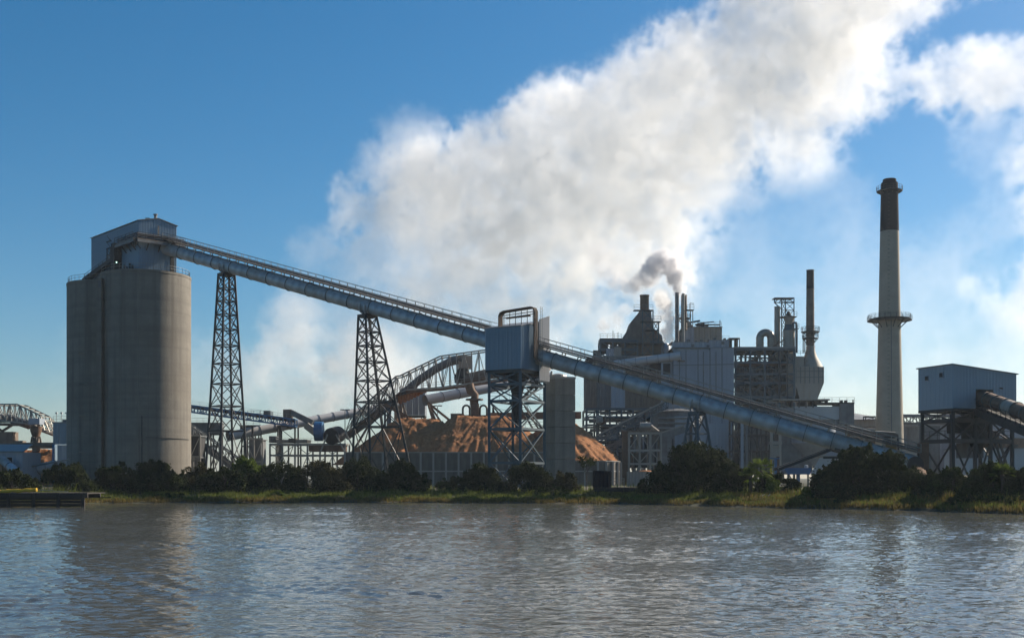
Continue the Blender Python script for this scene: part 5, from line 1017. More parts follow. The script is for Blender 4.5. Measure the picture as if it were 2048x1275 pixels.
# ---------------------------------------------------------------- plants of the bank
def quads_mesh(name, Q, m):
    """Q: (n,4,3) float array -> loose quads"""
    n = len(Q); me = bpy.data.meshes.new(name); me.vertices.add(n*4); me.vertices.foreach_set('co', Q.astype(np.float32).ravel())
    me.loops.add(n*4); me.loops.foreach_set('vertex_index', np.arange(n*4, dtype=np.int32)); me.polygons.add(n); me.polygons.foreach_set('loop_start', np.arange(0, n*4, 4, dtype=np.int32))
    me.materials.append(m); me.update(calc_edges=True); return me
def unit(v): return v/np.maximum(np.linalg.norm(v, axis=1, keepdims=True), 1e-6)
def leaf_cloud(lobes, n, size, r, flat=.0, longer=1.5):
    c = np.array([q[0] for q in lobes]); rad = np.array([q[1] for q in lobes]); pr_ = rad**1.85; pr_ /= pr_.sum()
    k = r.choice(len(lobes), n, p=pr_); d = unit(r.standard_normal((n, 3))+np.array([0, 0, .25])); rr_ = rad[k]*np.where(r.random(n) < .75, r.uniform(.78, 1.08, n), r.uniform(.25, .8, n))
    stick = r.random(n) < .10; rr_ = np.where(stick, rad[k]*r.uniform(1.05, 1.45, n), rr_)
    p = c[k]+d*rr_[:, None]*np.array([1, 1, .9]); p[:, 2] = np.maximum(p[:, 2], .03)
    nrm = unit(d*.8+r.standard_normal((n, 3))*.7); a = unit(np.cross(nrm, r.standard_normal((n, 3)))); b = np.cross(nrm, a); s = size*r.uniform(.6, 1.4, n)[:, None]
    return np.stack([p-a*s*longer*.5, p+b*s*.42, p+a*s*longer*.5, p-b*s*.42], 1)
def crown_lobes(w, h, dp, r, nl, pointy=0.0):
    L_ = []
    for i in range(nl):
        t = r.uniform(0, 1)**.8; x = r.uniform(-1, 1); y = r.uniform(-1, 1)
        top = (1-abs(x)**2.2)**.6
        z = h*(.18+.66*t*top); sc = (1-.35*t)
        L_.append(((x*w*.42*(1-.2*t), y*dp*.38, z), min(h*.27, w*.2)*r.uniform(.7, 1.15)*sc))
    for i in range(int(nl*.5)): L_.append(((r.uniform(-.47, .47)*w, r.uniform(-.5, .1)*dp, h*.13*r.uniform(.6, 1.3)), h*.17*r.uniform(.8, 1.3)))
    for i in range(int(nl*.6)):
        x = r.uniform(-1, 1); L_.append(((x*w*.42, r.uniform(-1, 1)*dp*.3, h*(.10+.78*(1-abs(x)**2)*r.uniform(.7, 1.08))), min(h, w)*r.uniform(.05, .12)*(1+pointy)))
    for i in range(int(nl*2.2)):
        q = L_[int(r.integers(nl))]; a = r.uniform(0, 6.28); s_ = q[1]*r.uniform(.85, 1.15); el_ = r.uniform(-.2, 1.3); c0 = np.array(q[0])+s_*np.array([math.cos(a)*math.cos(el_), math.sin(a)*math.cos(el_), math.sin(el_)])
        for j in range(3): L_.append((tuple(c0+np.array([0, 0, .45*j*q[1]*.35])+np.array([math.cos(a), math.sin(a), 0])*j*.06*q[1]), q[1]*(.26-.07*j)))
    return L_
def bush(name, label, cat, px, top, wpx, dy, m, n=7000, size=.26, group='bushes and trees along the river bank', nl=16, seed=0, trunk=True, depth=.62):
    Y = 150.0
    for _ in range(6): x = XZ(px, Y); Y = float(shoreY(x))+dy
    x = XZ(px, Y); z = gz(x, Y); h = ZH(top, Y)-z; w_ = wpx*Y/FPX*1.14; n = int(n*2.3); nl = int(nl*1.3); r = np.random.default_rng(seed+int(px)*7+int(top))
    root = thing(name, label, cat, (x, Y, z), group)
    lobes = crown_lobes(w_, h, w_*depth, r, nl)
    me = quads_mesh('crown', leaf_cloud(lobes, n, size, r), m); link(bpy.data.objects.new('crown', me), root)
    if trunk:
        mb = MB()
        for k in range(5):
            l = lobes[int(r.integers(len(lobes)))][0]; e = Vector((x+l[0]*.8, Y+l[1]*.8, z+max(l[2], .6*h)*.95)); b0 = Vector((x+l[0]*.12, Y+l[1]*.1, z-.2)); md = lerp(b0, e, .5)+Vector((r.uniform(-.3, .3), r.uniform(-.3, .3), .2))
            mb.tube([b0, md, e], [.045*h**.8, .03*h**.8, .012*h], 7)
        mb.build('trunk', M['bark'], root, True)
    return root
OL = M['leaf_olive']; D_, MI, BR = M['leaf_dark'], M['leaf_mid'], M['leaf_bright']
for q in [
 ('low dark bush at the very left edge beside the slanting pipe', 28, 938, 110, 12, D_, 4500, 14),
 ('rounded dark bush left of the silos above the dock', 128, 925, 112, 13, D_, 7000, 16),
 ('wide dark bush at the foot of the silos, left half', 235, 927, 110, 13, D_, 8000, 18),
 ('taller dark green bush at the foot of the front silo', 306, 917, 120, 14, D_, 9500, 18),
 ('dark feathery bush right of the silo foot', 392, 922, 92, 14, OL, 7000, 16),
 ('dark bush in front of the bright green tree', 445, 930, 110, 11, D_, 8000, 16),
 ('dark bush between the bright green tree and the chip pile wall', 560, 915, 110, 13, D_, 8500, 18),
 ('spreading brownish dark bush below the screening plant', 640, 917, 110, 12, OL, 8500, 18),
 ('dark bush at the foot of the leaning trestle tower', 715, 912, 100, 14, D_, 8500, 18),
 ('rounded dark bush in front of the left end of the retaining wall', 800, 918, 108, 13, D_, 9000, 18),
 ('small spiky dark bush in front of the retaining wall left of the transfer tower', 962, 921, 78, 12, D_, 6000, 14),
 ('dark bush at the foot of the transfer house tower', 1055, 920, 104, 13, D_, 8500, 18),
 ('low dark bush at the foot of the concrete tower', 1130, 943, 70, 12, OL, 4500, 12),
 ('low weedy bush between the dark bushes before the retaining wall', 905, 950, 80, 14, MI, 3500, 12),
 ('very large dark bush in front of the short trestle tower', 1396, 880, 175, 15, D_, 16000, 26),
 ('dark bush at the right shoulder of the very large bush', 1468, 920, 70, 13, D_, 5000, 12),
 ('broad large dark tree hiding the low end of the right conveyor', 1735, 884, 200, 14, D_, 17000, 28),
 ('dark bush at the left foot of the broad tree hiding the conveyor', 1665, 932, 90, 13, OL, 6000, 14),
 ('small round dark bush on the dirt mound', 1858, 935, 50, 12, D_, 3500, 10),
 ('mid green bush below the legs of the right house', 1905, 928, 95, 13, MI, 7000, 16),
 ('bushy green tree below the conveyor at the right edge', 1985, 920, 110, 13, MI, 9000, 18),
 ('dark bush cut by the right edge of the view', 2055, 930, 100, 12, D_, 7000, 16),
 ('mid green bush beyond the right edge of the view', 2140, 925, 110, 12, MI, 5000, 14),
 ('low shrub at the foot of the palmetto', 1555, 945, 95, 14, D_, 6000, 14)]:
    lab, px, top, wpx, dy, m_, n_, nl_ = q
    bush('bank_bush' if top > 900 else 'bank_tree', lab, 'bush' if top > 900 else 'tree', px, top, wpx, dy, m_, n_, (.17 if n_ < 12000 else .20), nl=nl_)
bush('bank_tree', 'sunlit bright yellow green tree among the dark bushes right of the first trestle tower', 'tree', 497, 908, 70, 15, BR, 5500, .22, nl=13)
for k, (px, top, wpx, dy, lab) in enumerate([(1105, 968, 70, 8, 'low mid green shrub in the grass below the concrete tower'), (1685, 985, 36, 4, 'small round grey green shrub on the open bank below the broad tree'), (1925, 988, 60, 4, 'left rounded green shrub at the water edge of the right bank'), (1985, 987, 70, 4.5, 'middle rounded green shrub at the water edge of the right bank'), (2045, 990, 70, 5, 'right rounded green shrub at the water edge, cut by the right edge'), (1545, 950, 30, 12, 'tiny bright shrub beside the palmetto'), (340, 984, 60, 4, 'low grassy shrub on the bank under the front silo'), (555, 978, 26, 5, 'tiny bright green shrub on the bank under the dark bushes'), (1615, 972, 30, 6, 'bright green weed clump below the blue bin'), (1285, 952, 22, 12, 'small dark shrub in front of the pale container')]):
    bush('bank_shrub', lab, 'shrub', px, top, wpx, dy, BR if 'bright' in lab else MI, 2600, .17, 'low shrubs on the bank', 10, k, False, .9)
# sparse thin tree against the right chip pile
Y = 163.0; x = XZ(1172, Y); z = gz(x, Y); root = thing('sparse_tree', 'thin nearly bare small tree in front of the right chip pile', 'tree', (x, Y, z)); mb = MB(); rr2 = random.Random(9); tips = []
top = ZH(905, Y)
def limb(p, d, l, r, k):
    e = p+d*l; mb.tube([p, lerp(p, e, .5)+Vector((rr2.uniform(-.05, .05),)*3), e], [r, r*.8, r*.6], 5, False)
    if k == 0: tips.append(e); return
    for j in range(3): limb(e if j else lerp(p, e, .7), (d+Vector((rr2.uniform(-.8, .8), rr2.uniform(-.8, .8), rr2.uniform(-.1, .5)))).normalized(), l*.68, r*.6, k-1)
limb(Vector((x, Y, z-.1)), Vector((.05, 0, 1)), (top-z)*.36, .07, 4); mb.build('trunk', M['bark'], root)
r = np.random.default_rng(3); link(bpy.data.objects.new('crown', quads_mesh('crown', leaf_cloud([((t_.x-x, t_.y-Y, t_.z-z), .28) for t_ in tips], 700, .16, r), MI)), root)
# palmetto: fans of blades
def palmetto(px, py, dy, label, nf, rad, seed):
    Y = 150.0
    for _ in range(6): x = XZ(px, Y); Y = float(shoreY(x))+dy
    z = gz(x, Y); zc = ZH(py, Y); r = np.random.default_rng(seed); root = thing('palmetto', label, 'palm', (x, Y, z), 'palmettos on the bank')
    MB().tube([(x, Y, z-.2), (x+.1, Y, (z+zc)/2), (x, Y, zc-.4)], [.22, .2, .17], 9).build('trunk', M['bark'], root, True); Q = []
    for k in range(nf):
        az = r.uniform(0, 6.28); elv = r.uniform(-.5, 1.3); d = np.array([math.cos(az)*math.cos(elv), math.sin(az)*math.cos(elv), math.sin(elv)]); c = np.array([0, 0, zc-z-.4])+d*rad*.45
        s = np.cross(d, [0, 0, 1.0]); s /= np.linalg.norm(s)+1e-6; u_ = np.cross(s, d)
        for j in np.linspace(-1.1, 1.1, 11):
            b = d*math.cos(j)+s*math.sin(j)-u_*.15*abs(j); e = c+b*rad*.6*r.uniform(.8, 1.1)-np.array([0, 0, .12*rad]); wv = np.cross(b, u_)*.05
            mid_ = c*.4+e*.6+u_*.05; Q.append([c, mid_+wv, e, mid_-wv])
    link(bpy.data.objects.new('crown', quads_mesh('crown', np.array(Q), BR)), root)
palmetto(1522, 934, 12, 'bright palmetto with fan leaves right of the very large bush', 34, 1.9, 2); palmetto(1500, 946, 11, 'lower palmetto with fan leaves against the very large bush', 26, 1.5, 5); palmetto(2005, 940, 11, 'palmetto with pale fan leaves below the right house', 24, 1.4, 8)
# grass and reeds: nobody could count them
def blades(name, n, dlo, dhi, hlo, hhi, m, seed, label, clump=.0, x0=-72, x1=66):
    r = np.random.default_rng(seed); x = r.uniform(x0, x1, n); d = r.uniform(dlo, dhi, n); f = fnoise(x, d*3, 6, seed+1, 3); keep = (f+r.normal(0, .5, n)) > clump; x = x[keep]; d = d[keep]; f = f[keep]; n = len(x)
    y = shoreY(x)+.9*fnoise(x, x*0, 9, 8, 3)+d; z = groundZ(d, x, y)-.03; h = r.uniform(hlo, hhi, n)*(1+.35*np.clip(f, -1, 1.5)); a = r.uniform(0, 3.14, n); w_ = r.uniform(.03, .07, n)
    dx = np.cos(a)*w_; dyv = np.sin(a)*w_; lx = r.normal(0, .22, n)*h; ly = r.normal(0, .22, n)*h
    B0 = np.stack([x-dx, y-dyv, z], 1); B1 = np.stack([x+dx, y+dyv, z], 1); T1 = np.stack([x+lx+dx*.3, y+ly+dyv*.3, z+h], 1); T0 = np.stack([x+lx-dx*.3, y+ly-dyv*.3, z+h], 1)
    o = bpy.data.objects.new(name, quads_mesh(name, np.stack([B0, B1, T1, T0], 1), m)); C.objects.link(o); tag(o, label, 'grass' if 'grass' in name else 'reeds', kind='stuff')
blades('bank_grass', 85000, 1.2, 15, .15, .5, M['grass'], 21, 'green grass covering the river bank', -.6)
blades('bank_reeds', 26000, .0, 2.6, .15, .45, M['reed'], 33, 'brown reeds and sedge along the water edge', -.5)
blades('tall_grass', 8000, 9, 22, .4, 1.0, M['grass'], 45, 'tall weeds behind the bank grass between the bushes', .1)
blades('dry_grass', 14000, 3, 13, .2, .6, M['reed'], 57, 'dry brownish grass patches on the right bank', -.2, 26, 66)
# ---------------------------------------------------------------- small things on the bank
Yk = 126.5
dk = thing('timber_dock', 'low dark timber dock on piles at the left water edge', 'dock', (XZ(70, Yk), Yk, 0))
dz = 1.55; xa, xb = -86.0, XZ(175, Yk)
npl = 26
for k in range(npl):
    a = xa+(xb-xa)*k/npl; MB().box(a+.02, xa+(xb-xa)*(k+1)/npl-.02, Yk, Yk+5.5, dz-.12, dz+.008*(k % 3)).build('deck_plank', M['blacktimber'], dk)
for yy_ in (Yk+.1, Yk+4): bar('deck_beam', (xa, yy_, dz-.32), (xb, yy_, dz-.32), .25, M['blacktimber'], dk, .4)
for k in range(15):
    a = xa+.5+(xb-xa-1)*k/14; MB().tube([(a, Yk+.05, -1), (a, Yk+.05, dz-.05)], .2, 9).build('pile', M['blacktimber'], dk, True)
    for j in range(3): MB().box(a, a+(xb-xa-1)/14-.04, Yk+.35, Yk+.5, .05+.36*j, .38+.36*j).build('sheeting_board', M['blacktimber'], dk) if k < 14 else None
MB().bar((xa, Yk-.12, .95), (XZ(235, Yk+8), Yk+6, .95), .12, .12).build('edge_rail', M['blacktimber'], dk)
yb_ = thing('yellow_boom', 'yellow lumpy pollution boom lying on the dock at the left edge', 'boom', (XZ(30, Yk), Yk+1, dz)); rr3 = random.Random(2)
pts = [(XZ(px, Yk+1), Yk+1+rr3.uniform(-.15, .15), dz+.14+.16*px/70+rr3.uniform(-.03, .05)) for px in range(-60, 74, 7)]
MB().tube(pts, [.16+.09*((i*7) % 3)/2 for i in range(len(pts))], 10).build('boom_float', M['yellow'], yb_, True)
bar('boom_line', pts[-1], (pts[-1][0]+3.5, Yk+1, dz+.12), .06, M['galv'], yb_)
for k, (px, lab) in enumerate(((151, 'left small pale wire crate on the bank below the silos'), (168, 'right small pale wire crate on the bank below the silos'))):
    Y = 150.0; x = XZ(px, Y); z = gz(x, Y); z = max(z, ZH(981, Y)); r_ = thing('wire_crate', lab, 'crate', (x, Y, z), 'pale wire crates on the bank'); w_ = .52; h_ = .95
    for sx_ in (-w_, w_):
        for sy_ in (0, .8): bar('post', (x+sx_, Y+sy_, z-.3), (x+sx_, Y+sy_, z+h_), .08, M['post'], r_)
        for zz in (.1, .5, .93): bar('side_rail', (x+sx_, Y, z+zz), (x+sx_, Y+.8, z+zz), .06, M['post'], r_)
    for zz in (.1, .5, .93): bar('front_rail', (x-w_, Y, z+zz), (x+w_, Y, z+zz), .07, M['post'], r_)
    for j in range(4): bar('wire', (x-w_+.25*j+.1, Y, z), (x-w_+.25*j+.1, Y, z+h_), .04, M['post'], r_)
# old loading stage in front of the round wall
Yd_ = 150.0
st = thing('loading_stage', 'long low dark timber stage on the grass between the black bin and the brown shed', 'stage', (XZ(1275, Yd_), Yd_, 0.9)); xa, xb = XZ(1190, Yd_), XZ(1352, Yd_)
for k in range(14): MB().box(xa+(xb-xa)*k/14+.02, xa+(xb-xa)*(k+1)/14-.02, Yd_, Yd_+3.2, ZH(974, Yd_)-.1-.004*(k % 2), ZH(974, Yd_)).build('deck_plank', M['blacktimber'], st)
for yy_ in (Yd_+.05, Yd_+3): bar('side_beam', (xa, yy_, ZH(979, Yd_)), (xb, yy_, ZH(979, Yd_)), .3, M['blacktimber'], st, .45)
for k in range(7): bar('prop', (xa+.4+(xb-xa-.8)*k/6, Yd_+.2, .3), (xa+.4+(xb-xa-.8)*k/6, Yd_+.2, ZH(979, Yd_)), .3, M['blacktimber'], st)
def corr_box(name, label, cat, x0, x1, yt, yb, Y, dep, m, tilt=0.0):
    r_ = thing(name, label, cat, P((x0+x1)/2, yb, Y)); a, b_ = XZ(x0, Y), XZ(x1, Y); zb, zt = ZH(yb, Y), ZH(yt, Y)
    siding_wall(r_, (a, Y), (b_, Y), zb, zt, zt+tilt, m, .55, 1); siding_wall(r_, (b_, Y), (b_, Y+dep), zb, zt+tilt, zt+tilt, m, .55, 1); siding_wall(r_, (a, Y+dep), (a, Y), zb, zt, zt, m, .55, 1); siding_wall(r_, (b_, Y+dep), (a, Y+dep), zb, zt+tilt, zt, m, .55, 1)
    MB().slab([(a-.05, Y-.05, zt+.05), (b_+.05, Y-.05, zt+tilt+.05), (b_+.05, Y+dep+.05, zt+tilt+.05), (a-.05, Y+dep+.05, zt+.05)], .07).build('lid', m, r_)
    for px in (x0, x1): bar('corner_post', P(px, yb+1, Y-.03), P(px, yt-1, Y-.03), .13, m, r_)
    return r_
corr_box('steel_bin', 'black square steel bin standing at the left end of the timber stage', 'bin', 1188, 1221, 941, 974, 151, 2.0, M['chimney_black'], -.05)
corr_box('stage_shed', 'dark reddish brown ribbed shed at the right end of the timber stage', 'shed', 1318, 1350, 933, 973, 151, 2.0, mat('maroon_paint', (.055, .03, .026), .7, var=.3))
pc_ = corr_box('container', 'long pale grey container behind the timber stage', 'container', 1257, 1314, 943, 972, 190, 2.4, M['post']); 
ct = thing('container_load', 'low orange heap showing over the pale container', 'heap', P(1290, 942, 192)); MB().lathe(XZ(1291, 192.5), 192.5, [(1.3, ZH(943, 192)), (1.0, ZH(940.5, 192)), (.4, ZH(939.5, 192))], 14).build('heap_body', M['chips'], ct, True)
for k, px in enumerate((1242, 1228)):
    r_ = thing('fence_panel', ('pale tube fence frame left of the long container', 'second pale tube fence frame near the round wall end')[k], 'fence', P(px, 975, 180), 'tube fence frames by the container')
    for q in (-6, 6): bar('post', P(px+q, 978, 180), P(px+q, 955, 180), .1, M['post'], r_)
    for y in (956, 962, 970): bar('rail', P(px-6, y, 180), P(px+6, y, 180), .08, M['post'], r_)
# dirt mound under the end of the right conveyor
X_, Y_ = np.meshgrid(np.linspace(XZ(1795, 132), XZ(1890, 132), 70), np.linspace(126, 142, 50)); cx0 = XZ(1838, 134)
d_ = np.sqrt(((X_-cx0)/2.9)**2+((Y_-134)/6.0)**2); Zm = np.array([[gz(a, b_) for a, b_ in zip(ra, rb_)] for ra, rb_ in zip(X_, Y_)]); Zm = Zm-.3+np.clip(1.15-d_, 0, 1)*3.1+.18*fnoise(X_, Y_, 2.5, 91, 3)*np.clip(1.2-d_, 0, 1)
o = bpy.data.objects.new('dirt_mound', grid_mesh('dirt_mound', X_, Y_, Zm, mat('orange_dirt', (.22, .13, .075), .95, var=.3, bump=.6, coord='World'))); C.objects.link(o); tag(o, 'bare orange brown dirt mound between the broad tree and the right house', 'dirt mound', None, 'thing')
for k, (px, py) in enumerate(((1524, 993), (1535, 993))):
    Y = 132.0; x = XZ(px, Y); z = ZH(py+2, Y); r_ = thing('white_bird', ('left white bird resting on the grassy bank', 'right white bird resting on the grassy bank')[k], 'bird', (x, Y, z), 'white birds on the bank')
    MB().loft([[(x+a, Y+rx*.7*math.cos(t_), z+.2+rx*math.sin(t_)+zo) for t_ in np.linspace(0, 6.28, 9)[:-1]] for a, rx, zo in ((-.32, .02, .02), (-.2, .08, .02), (0, .14, 0), (.15, .11, .06), (.22, .06, .16), (.28, .055, .2), (.33, .02, .2), (.42, .008, .19))]).build('body', M['white'], r_, True)
    for sg in (-.03, .03): bar('leg', (x+sg, Y, z-.12), (x+sg, Y, z+.1), .02, M['yellow'], r_)
# ---------------------------------------------------------------- steam: grids of density computed here, read by a volume
def fbm3(shape, beta, seed, scl=70.0):
    r = np.random.default_rng(seed); f = np.fft.rfftn(r.standard_normal(shape).astype(np.float32))
    kx = np.fft.fftfreq(shape[0])[:, None, None]*1.0; ky = np.fft.fftfreq(shape[1])[None, :, None]; kz = np.fft.rfftfreq(shape[2])[None, None, :]
    k = np.sqrt(kx**2+ky**2+kz**2); k0 = 1.0/scl; k = np.sqrt(k*k+k0*k0)
    n = np.fft.irfftn(f*k**(-beta/2), s=shape, axes=(0, 1, 2)); return (n/n.std()).astype(np.float32)
def steam_volume(name, label, cat, blobs, lo, hi, vox, dens, colr, aniso, seed, a_big=.28, a_fine=.6, k=3.0, lump=13.0):
    lo = np.array(lo, float); hi = np.array(hi, float); n = np.maximum(((hi-lo)/vox).astype(int), 8)
    pad = tuple(int(2*((q+9)//2)) for q in n)
    n1 = fbm3(pad, 5.0, seed)[:n[0], :n[1], :n[2]]; n2 = fbm3(pad, 3.6, seed+1)[:n[0], :n[1], :n[2]]; n3 = fbm3(pad, 4.4, seed+2, lump)[:n[0], :n[1], :n[2]]
    F = np.full(n, -1.0, np.float32); Wt = np.zeros(n, np.float32)
    ax = [lo[i]+(np.arange(n[i])+.5)*(hi[i]-lo[i])/n[i] for i in range(3)]
    for (c, r, sy, wt) in blobs:
        sl = []
        rr = np.array([r, r*sy, r])*2.0
        for i in range(3):
            a = np.searchsorted(ax[i], c[i]-rr[i]); b_ = np.searchsorted(ax[i], c[i]+rr[i]); sl.append(slice(a, max(b_, a)))
        if any(q.stop <= q.start for q in sl): continue
        d = np.sqrt(((ax[0][sl[0]]-c[0])/r)[:, None, None]**2+((ax[1][sl[1]]-c[1])/(r*sy))[None, :, None]**2+((ax[2][sl[2]]-c[2])/r)[None, None, :]**2)
        s = (1-d).astype(np.float32); cur = F[tuple(sl)]
        w_ = np.clip(1.9-d, 0, 1)**2
        Wt[tuple(sl)] = np.maximum(Wt[tuple(sl)], (w_*wt).astype(np.float32))
        F[tuple(sl)] = np.maximum(cur, s)+.10*np.exp(-(cur-s)**2/.03)*(np.minimum(cur, s) > -.6)
    bil = -np.abs(n3)+.75
    fld = F+a_big*n1*.38+a_fine*.34*bil+.06*n2
    den = np.clip(fld*k, 0, 1)**1.3*np.clip(Wt, 0, 1.6)*(.75+.25*np.clip(n2, -1.5, 1.5))
    # fade at the edges of the box
    for i in range(3):
        e = np.minimum(np.arange(n[i]), n[i]-1-np.arange(n[i]))/(4.0); e = np.clip(e, 0, 1)
        sh = [1, 1, 1]; sh[i] = n[i]; den = den*e.reshape(sh)
    den = np.clip(den, 0, 1.9).astype(np.float32)
    me = bpy.data.meshes.new(name); tot = int(np.prod(n)); me.vertices.add(tot)
    at = me.attributes.new('steam', 'FLOAT', 'POINT'); at.data.foreach_set('value', den.ravel(order='F'))
    o = bpy.data.objects.new(name, me); C.objects.link(o); tag(o, label, cat, kind='stuff')
    vm = bpy.data.materials.new(name+'_vapour'); vm.use_nodes = True; t = vm.node_tree; t.nodes.clear()
    pv = t.nodes.new('ShaderNodeVolumePrincipled'); pv.inputs['Density'].default_value = dens; pv.inputs['Color'].default_value = (*colr, 1); pv.inputs['Anisotropy'].default_value = aniso
    mo = t.nodes.new('ShaderNodeOutputMaterial'); t.links.new(pv.outputs[0], mo.inputs['Volume'])
    try: vm.cycles.volume_sampling = 'MULTIPLE_IMPORTANCE'
    except Exception: pass
    ng = bpy.data.node_groups.new(name+'_grid', 'GeometryNodeTree')
    ng.interface.new_socket('Geometry', in_out='INPUT', socket_type='NodeSocketGeometry'); ng.interface.new_socket('Geometry', in_out='OUTPUT', socket_type='NodeSocketGeometry')
    N = ng.nodes; L = ng.links; gi = N.new('NodeGroupInput'); go = N.new('NodeGroupOutput')
    vc = N.new('GeometryNodeVolumeCube'); vc.inputs['Min'].default_value = lo; vc.inputs['Max'].default_value = hi
    for i, q in enumerate(('Resolution X', 'Resolution Y', 'Resolution Z')): vc.inputs[q].default_value = int(n[i])
    ps = N.new('GeometryNodeInputPosition'); sub = N.new('ShaderNodeVectorMath'); sub.operation = 'SUBTRACT'; sub.inputs[1].default_value = lo
    L.new(ps.outputs[0], sub.inputs[0]); mul = N.new('ShaderNodeVectorMath'); mul.operation = 'MULTIPLY'; mul.inputs[1].default_value = [(n[i]-1)/(hi[i]-lo[i]) for i in range(3)]
    L.new(sub.outputs[0], mul.inputs[0]); sx = N.new('ShaderNodeSeparateXYZ'); L.new(mul.outputs[0], sx.inputs[0])
    acc = None
    def mth(op, a, b_):
        m_ = N.new('ShaderNodeMath'); m_.operation = op
        for q, v in ((0, a), (1, b_)):
            if hasattr(v, 'node'): L.new(v, m_.inputs[q])
            elif v is not None: m_.inputs[q].default_value = v
        return m_.outputs[0]
    ii = [mth('MAXIMUM', mth('MINIMUM', mth('ROUND', sx.outputs[i], None), float(n[i]-1)), 0.0) for i in range(3)]
    # integer arithmetic keeps the index exact
    def im(op, a, b_):
        m_ = N.new('FunctionNodeIntegerMath'); m_.operation = op
        for q, v in ((0, a), (1, b_)):
            if hasattr(v, 'node'): L.new(v, m_.inputs[q])
            else: m_.inputs[q].default_value = int(v)
        return m_.outputs[0]
    idx = im('ADD', im('MULTIPLY', im('ADD', im('MULTIPLY', ii[2], n[1]), ii[1]), n[0]), ii[0])
    na = N.new('GeometryNodeInputNamedAttribute'); na.data_type = 'FLOAT'; na.inputs['Name'].default_value = 'steam'
    si = N.new('GeometryNodeSampleIndex'); si.data_type = 'FLOAT'; si.domain = 'POINT'
    L.new(gi.outputs[0], si.inputs['Geometry']); L.new(na.outputs['Attribute'], si.inputs['Value']); L.new(idx, si.inputs['Index'])
    L.new(si.outputs[0], vc.inputs['Density'])
    sm = N.new('GeometryNodeSetMaterial'); sm.inputs['Material'].default_value = vm
    L.new(vc.outputs[0], sm.inputs['Geometry']); L.new(sm.outputs[0], go.inputs[0])
    md = o.modifiers.new('steam', 'NODES'); md.node_group = ng
    me.materials.append(vm)
    return o
PY = 610.0
def bl(px, py, r, wt=1.0, sy=.75, Y=None):
    Y = Y or PY; p = P(px, py, Y); return ((p.x, p.y, p.z), r*Y/FPX, sy, wt)
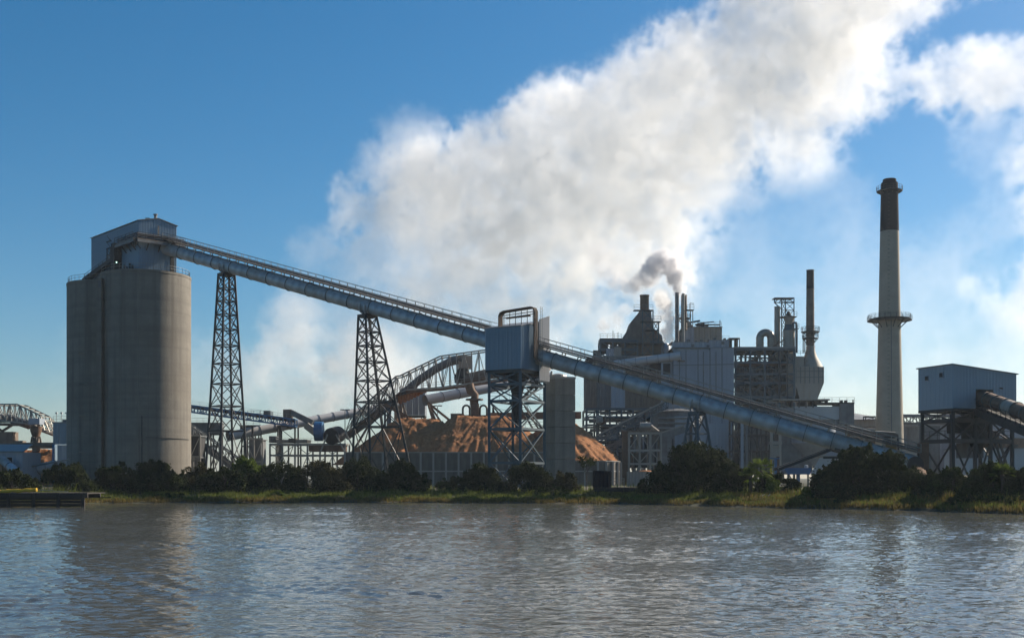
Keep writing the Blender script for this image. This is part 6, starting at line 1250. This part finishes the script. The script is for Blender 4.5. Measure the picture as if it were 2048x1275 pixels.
main = [bl(*q) for q in [
 (565, 700, 60, .9), (645, 775, 75, 1), (720, 725, 80, 1), (800, 765, 75, .8), (600, 655, 62, .6), (520, 760, 45, .5),
 (565, 735, 56, 1), (612, 712, 72, 1), (680, 735, 80, 1), (605, 790, 62, 1), (745, 765, 80, 1), (690, 690, 60, .6), (660, 800, 60, .7), (560, 800, 40, .2), (790, 800, 60, .25),
 (610, 600, 75, .16), (700, 590, 85, .2), (640, 510, 70, .16), (560, 650, 60, .14), (780, 640, 80, .22),
 (850, 600, 75, .5), (920, 640, 100, .42), (1010, 640, 110, .45), (1110, 640, 110, .5), (820, 700, 95, .3), (950, 730, 95, .3), (1060, 720, 95, .3), (1190, 660, 80, .5), (1160, 740, 75, .3), (900, 800, 80, .2), (1250, 640, 60, .4),
 (710, 400, 62, .5), (790, 460, 110, .7), (750, 540, 95, .4), (870, 410, 125, .95), (890, 540, 125, .7), (985, 345, 112, 1), (1000, 480, 160, 1), (1085, 290, 108, 1), (1120, 440, 170, 1),
 (1185, 270, 112, 1), (1240, 400, 150, 1), (1285, 500, 110, 1), (1320, 420, 90, 1), (1325, 540, 70, .9), (1320, 600, 60, .85), (1300, 240, 130, 1), (1340, 175, 118, 1), (1420, 140, 125, 1), (1500, 110, 145, 1), (1450, 250, 118, .9), (1560, 210, 120, .85),
 (1600, 90, 140, 1), (1560, 10, 140, 1), (1690, 50, 125, .8), (1670, 160, 105, .75), (1600, 290, 70, .5), (1420, 320, 80, .7), (1780, -15, 100, .6), (1800, 160, 66, .5), (1880, 160, 72, .6), (1960, 150, 76, .65), (2040, 145, 72, .55), (2130, 130, 85, .5),
 (1650, -80, 150, .8), (1790, -120, 150, .8), (1950, -160, 150, .8), (2100, -220, 150, .6),
 (800, 270, 58, .13), (840, 250, 45, .12), (760, 320, 58, .14),
 (2050, 335, 48, .5), (2075, 260, 50, .3), (2085, 420, 55, .5), (1940, 576, 26, .5), (1985, 600, 38, .55), (2045, 622, 52, .6), (2060, 555, 40, .5), (2120, 520, 70, .5), (1930, 470, 70, .07), (2000, 430, 70, .1), (1960, 300, 80, .07),
 (1430, 400, 70, .08), (1520, 560, 150, .06), (1680, 600, 170, .065), (1500, 660, 140, .08), (1850, 640, 170, .07), (1700, 760, 180, .09), (1950, 760, 180, .09), (2100, 700, 180, .07), (1300, 800, 160, .12), (400, 780, 160, .09), (250, 740, 150, .06), (1640, 420, 120, .05)]]
steam_volume('steam_plume', 'huge white steam plume drifting up to the right behind the mill', 'steam', main,
             (XZ(60, PY)-10, 515, 16), (XZ(2180, PY), 705, ZH(-150, PY)), 1.5, .062, (.997, .994, .988), .35, 3, a_big=.28, a_fine=.72, k=4.3, lump=17)

def b2(px, py, r, wt=1.0): return bl(px, py, r, wt, .9, YS)
arch = [b2(*q) for q in [(1354, 584, 9, 1.6), (1353, 576, 11, 1.6), (1350, 565, 14, 1.6), (1347, 552, 17, 1.5), (1342, 538, 20, 1.3), (1333, 526, 22, 1.2), (1318, 522, 24, 1.1), (1306, 534, 24), (1300, 552, 22, .8), (1284, 562, 22, .6), (1268, 568, 22, .5), (1250, 570, 20, .4), (1232, 560, 24, .32), (1220, 542, 28, .3), (1208, 520, 30, .25), (1198, 498, 30, .18), (1210, 650, 18, .22), (1235, 640, 18, .2), (1255, 620, 16, .14)]]
steam_volume('stack_smoke', 'small dense smoke arch coloured a shadowed grey leaving the thin dark stack', 'smoke', arch,
             (XZ(1170, YS), 303, ZH(665, YS)), (XZ(1380, YS), 321, ZH(470, YS)), .32, 1.1, (.86, .86, .875), .2, 21, a_big=.18, a_fine=.8, k=3, lump=16)  # vapour colour is greyed to carry the arch's shadowed tone
vent = [b2(*q) for q in [(1366.5, 585, 7), (1366, 575, 9, .7), (1363, 562, 9, .5), (1372, 548, 13, .25), (1385, 530, 16, .16), (1390, 512, 16, .12), (1384, 560, 14, .14),
 (1335, 692, 11), (1337, 676, 13), (1335, 660, 15), (1338, 645, 15), (1333, 630, 16), (1330, 612, 17, .9), (1322, 596, 18, .8), (1318, 640, 12, .7)]]
steam_volume('vent_steam', 'white steam puffs rising between the hopper flue and the thin stacks', 'steam', vent,
             (XZ(1290, YS), 303, ZH(705, YS)), (XZ(1420, YS), 321, ZH(490, YS)), .32, .9, (.99, .985, .98), .3, 27, a_big=.18, a_fine=.9, k=3, lump=16)
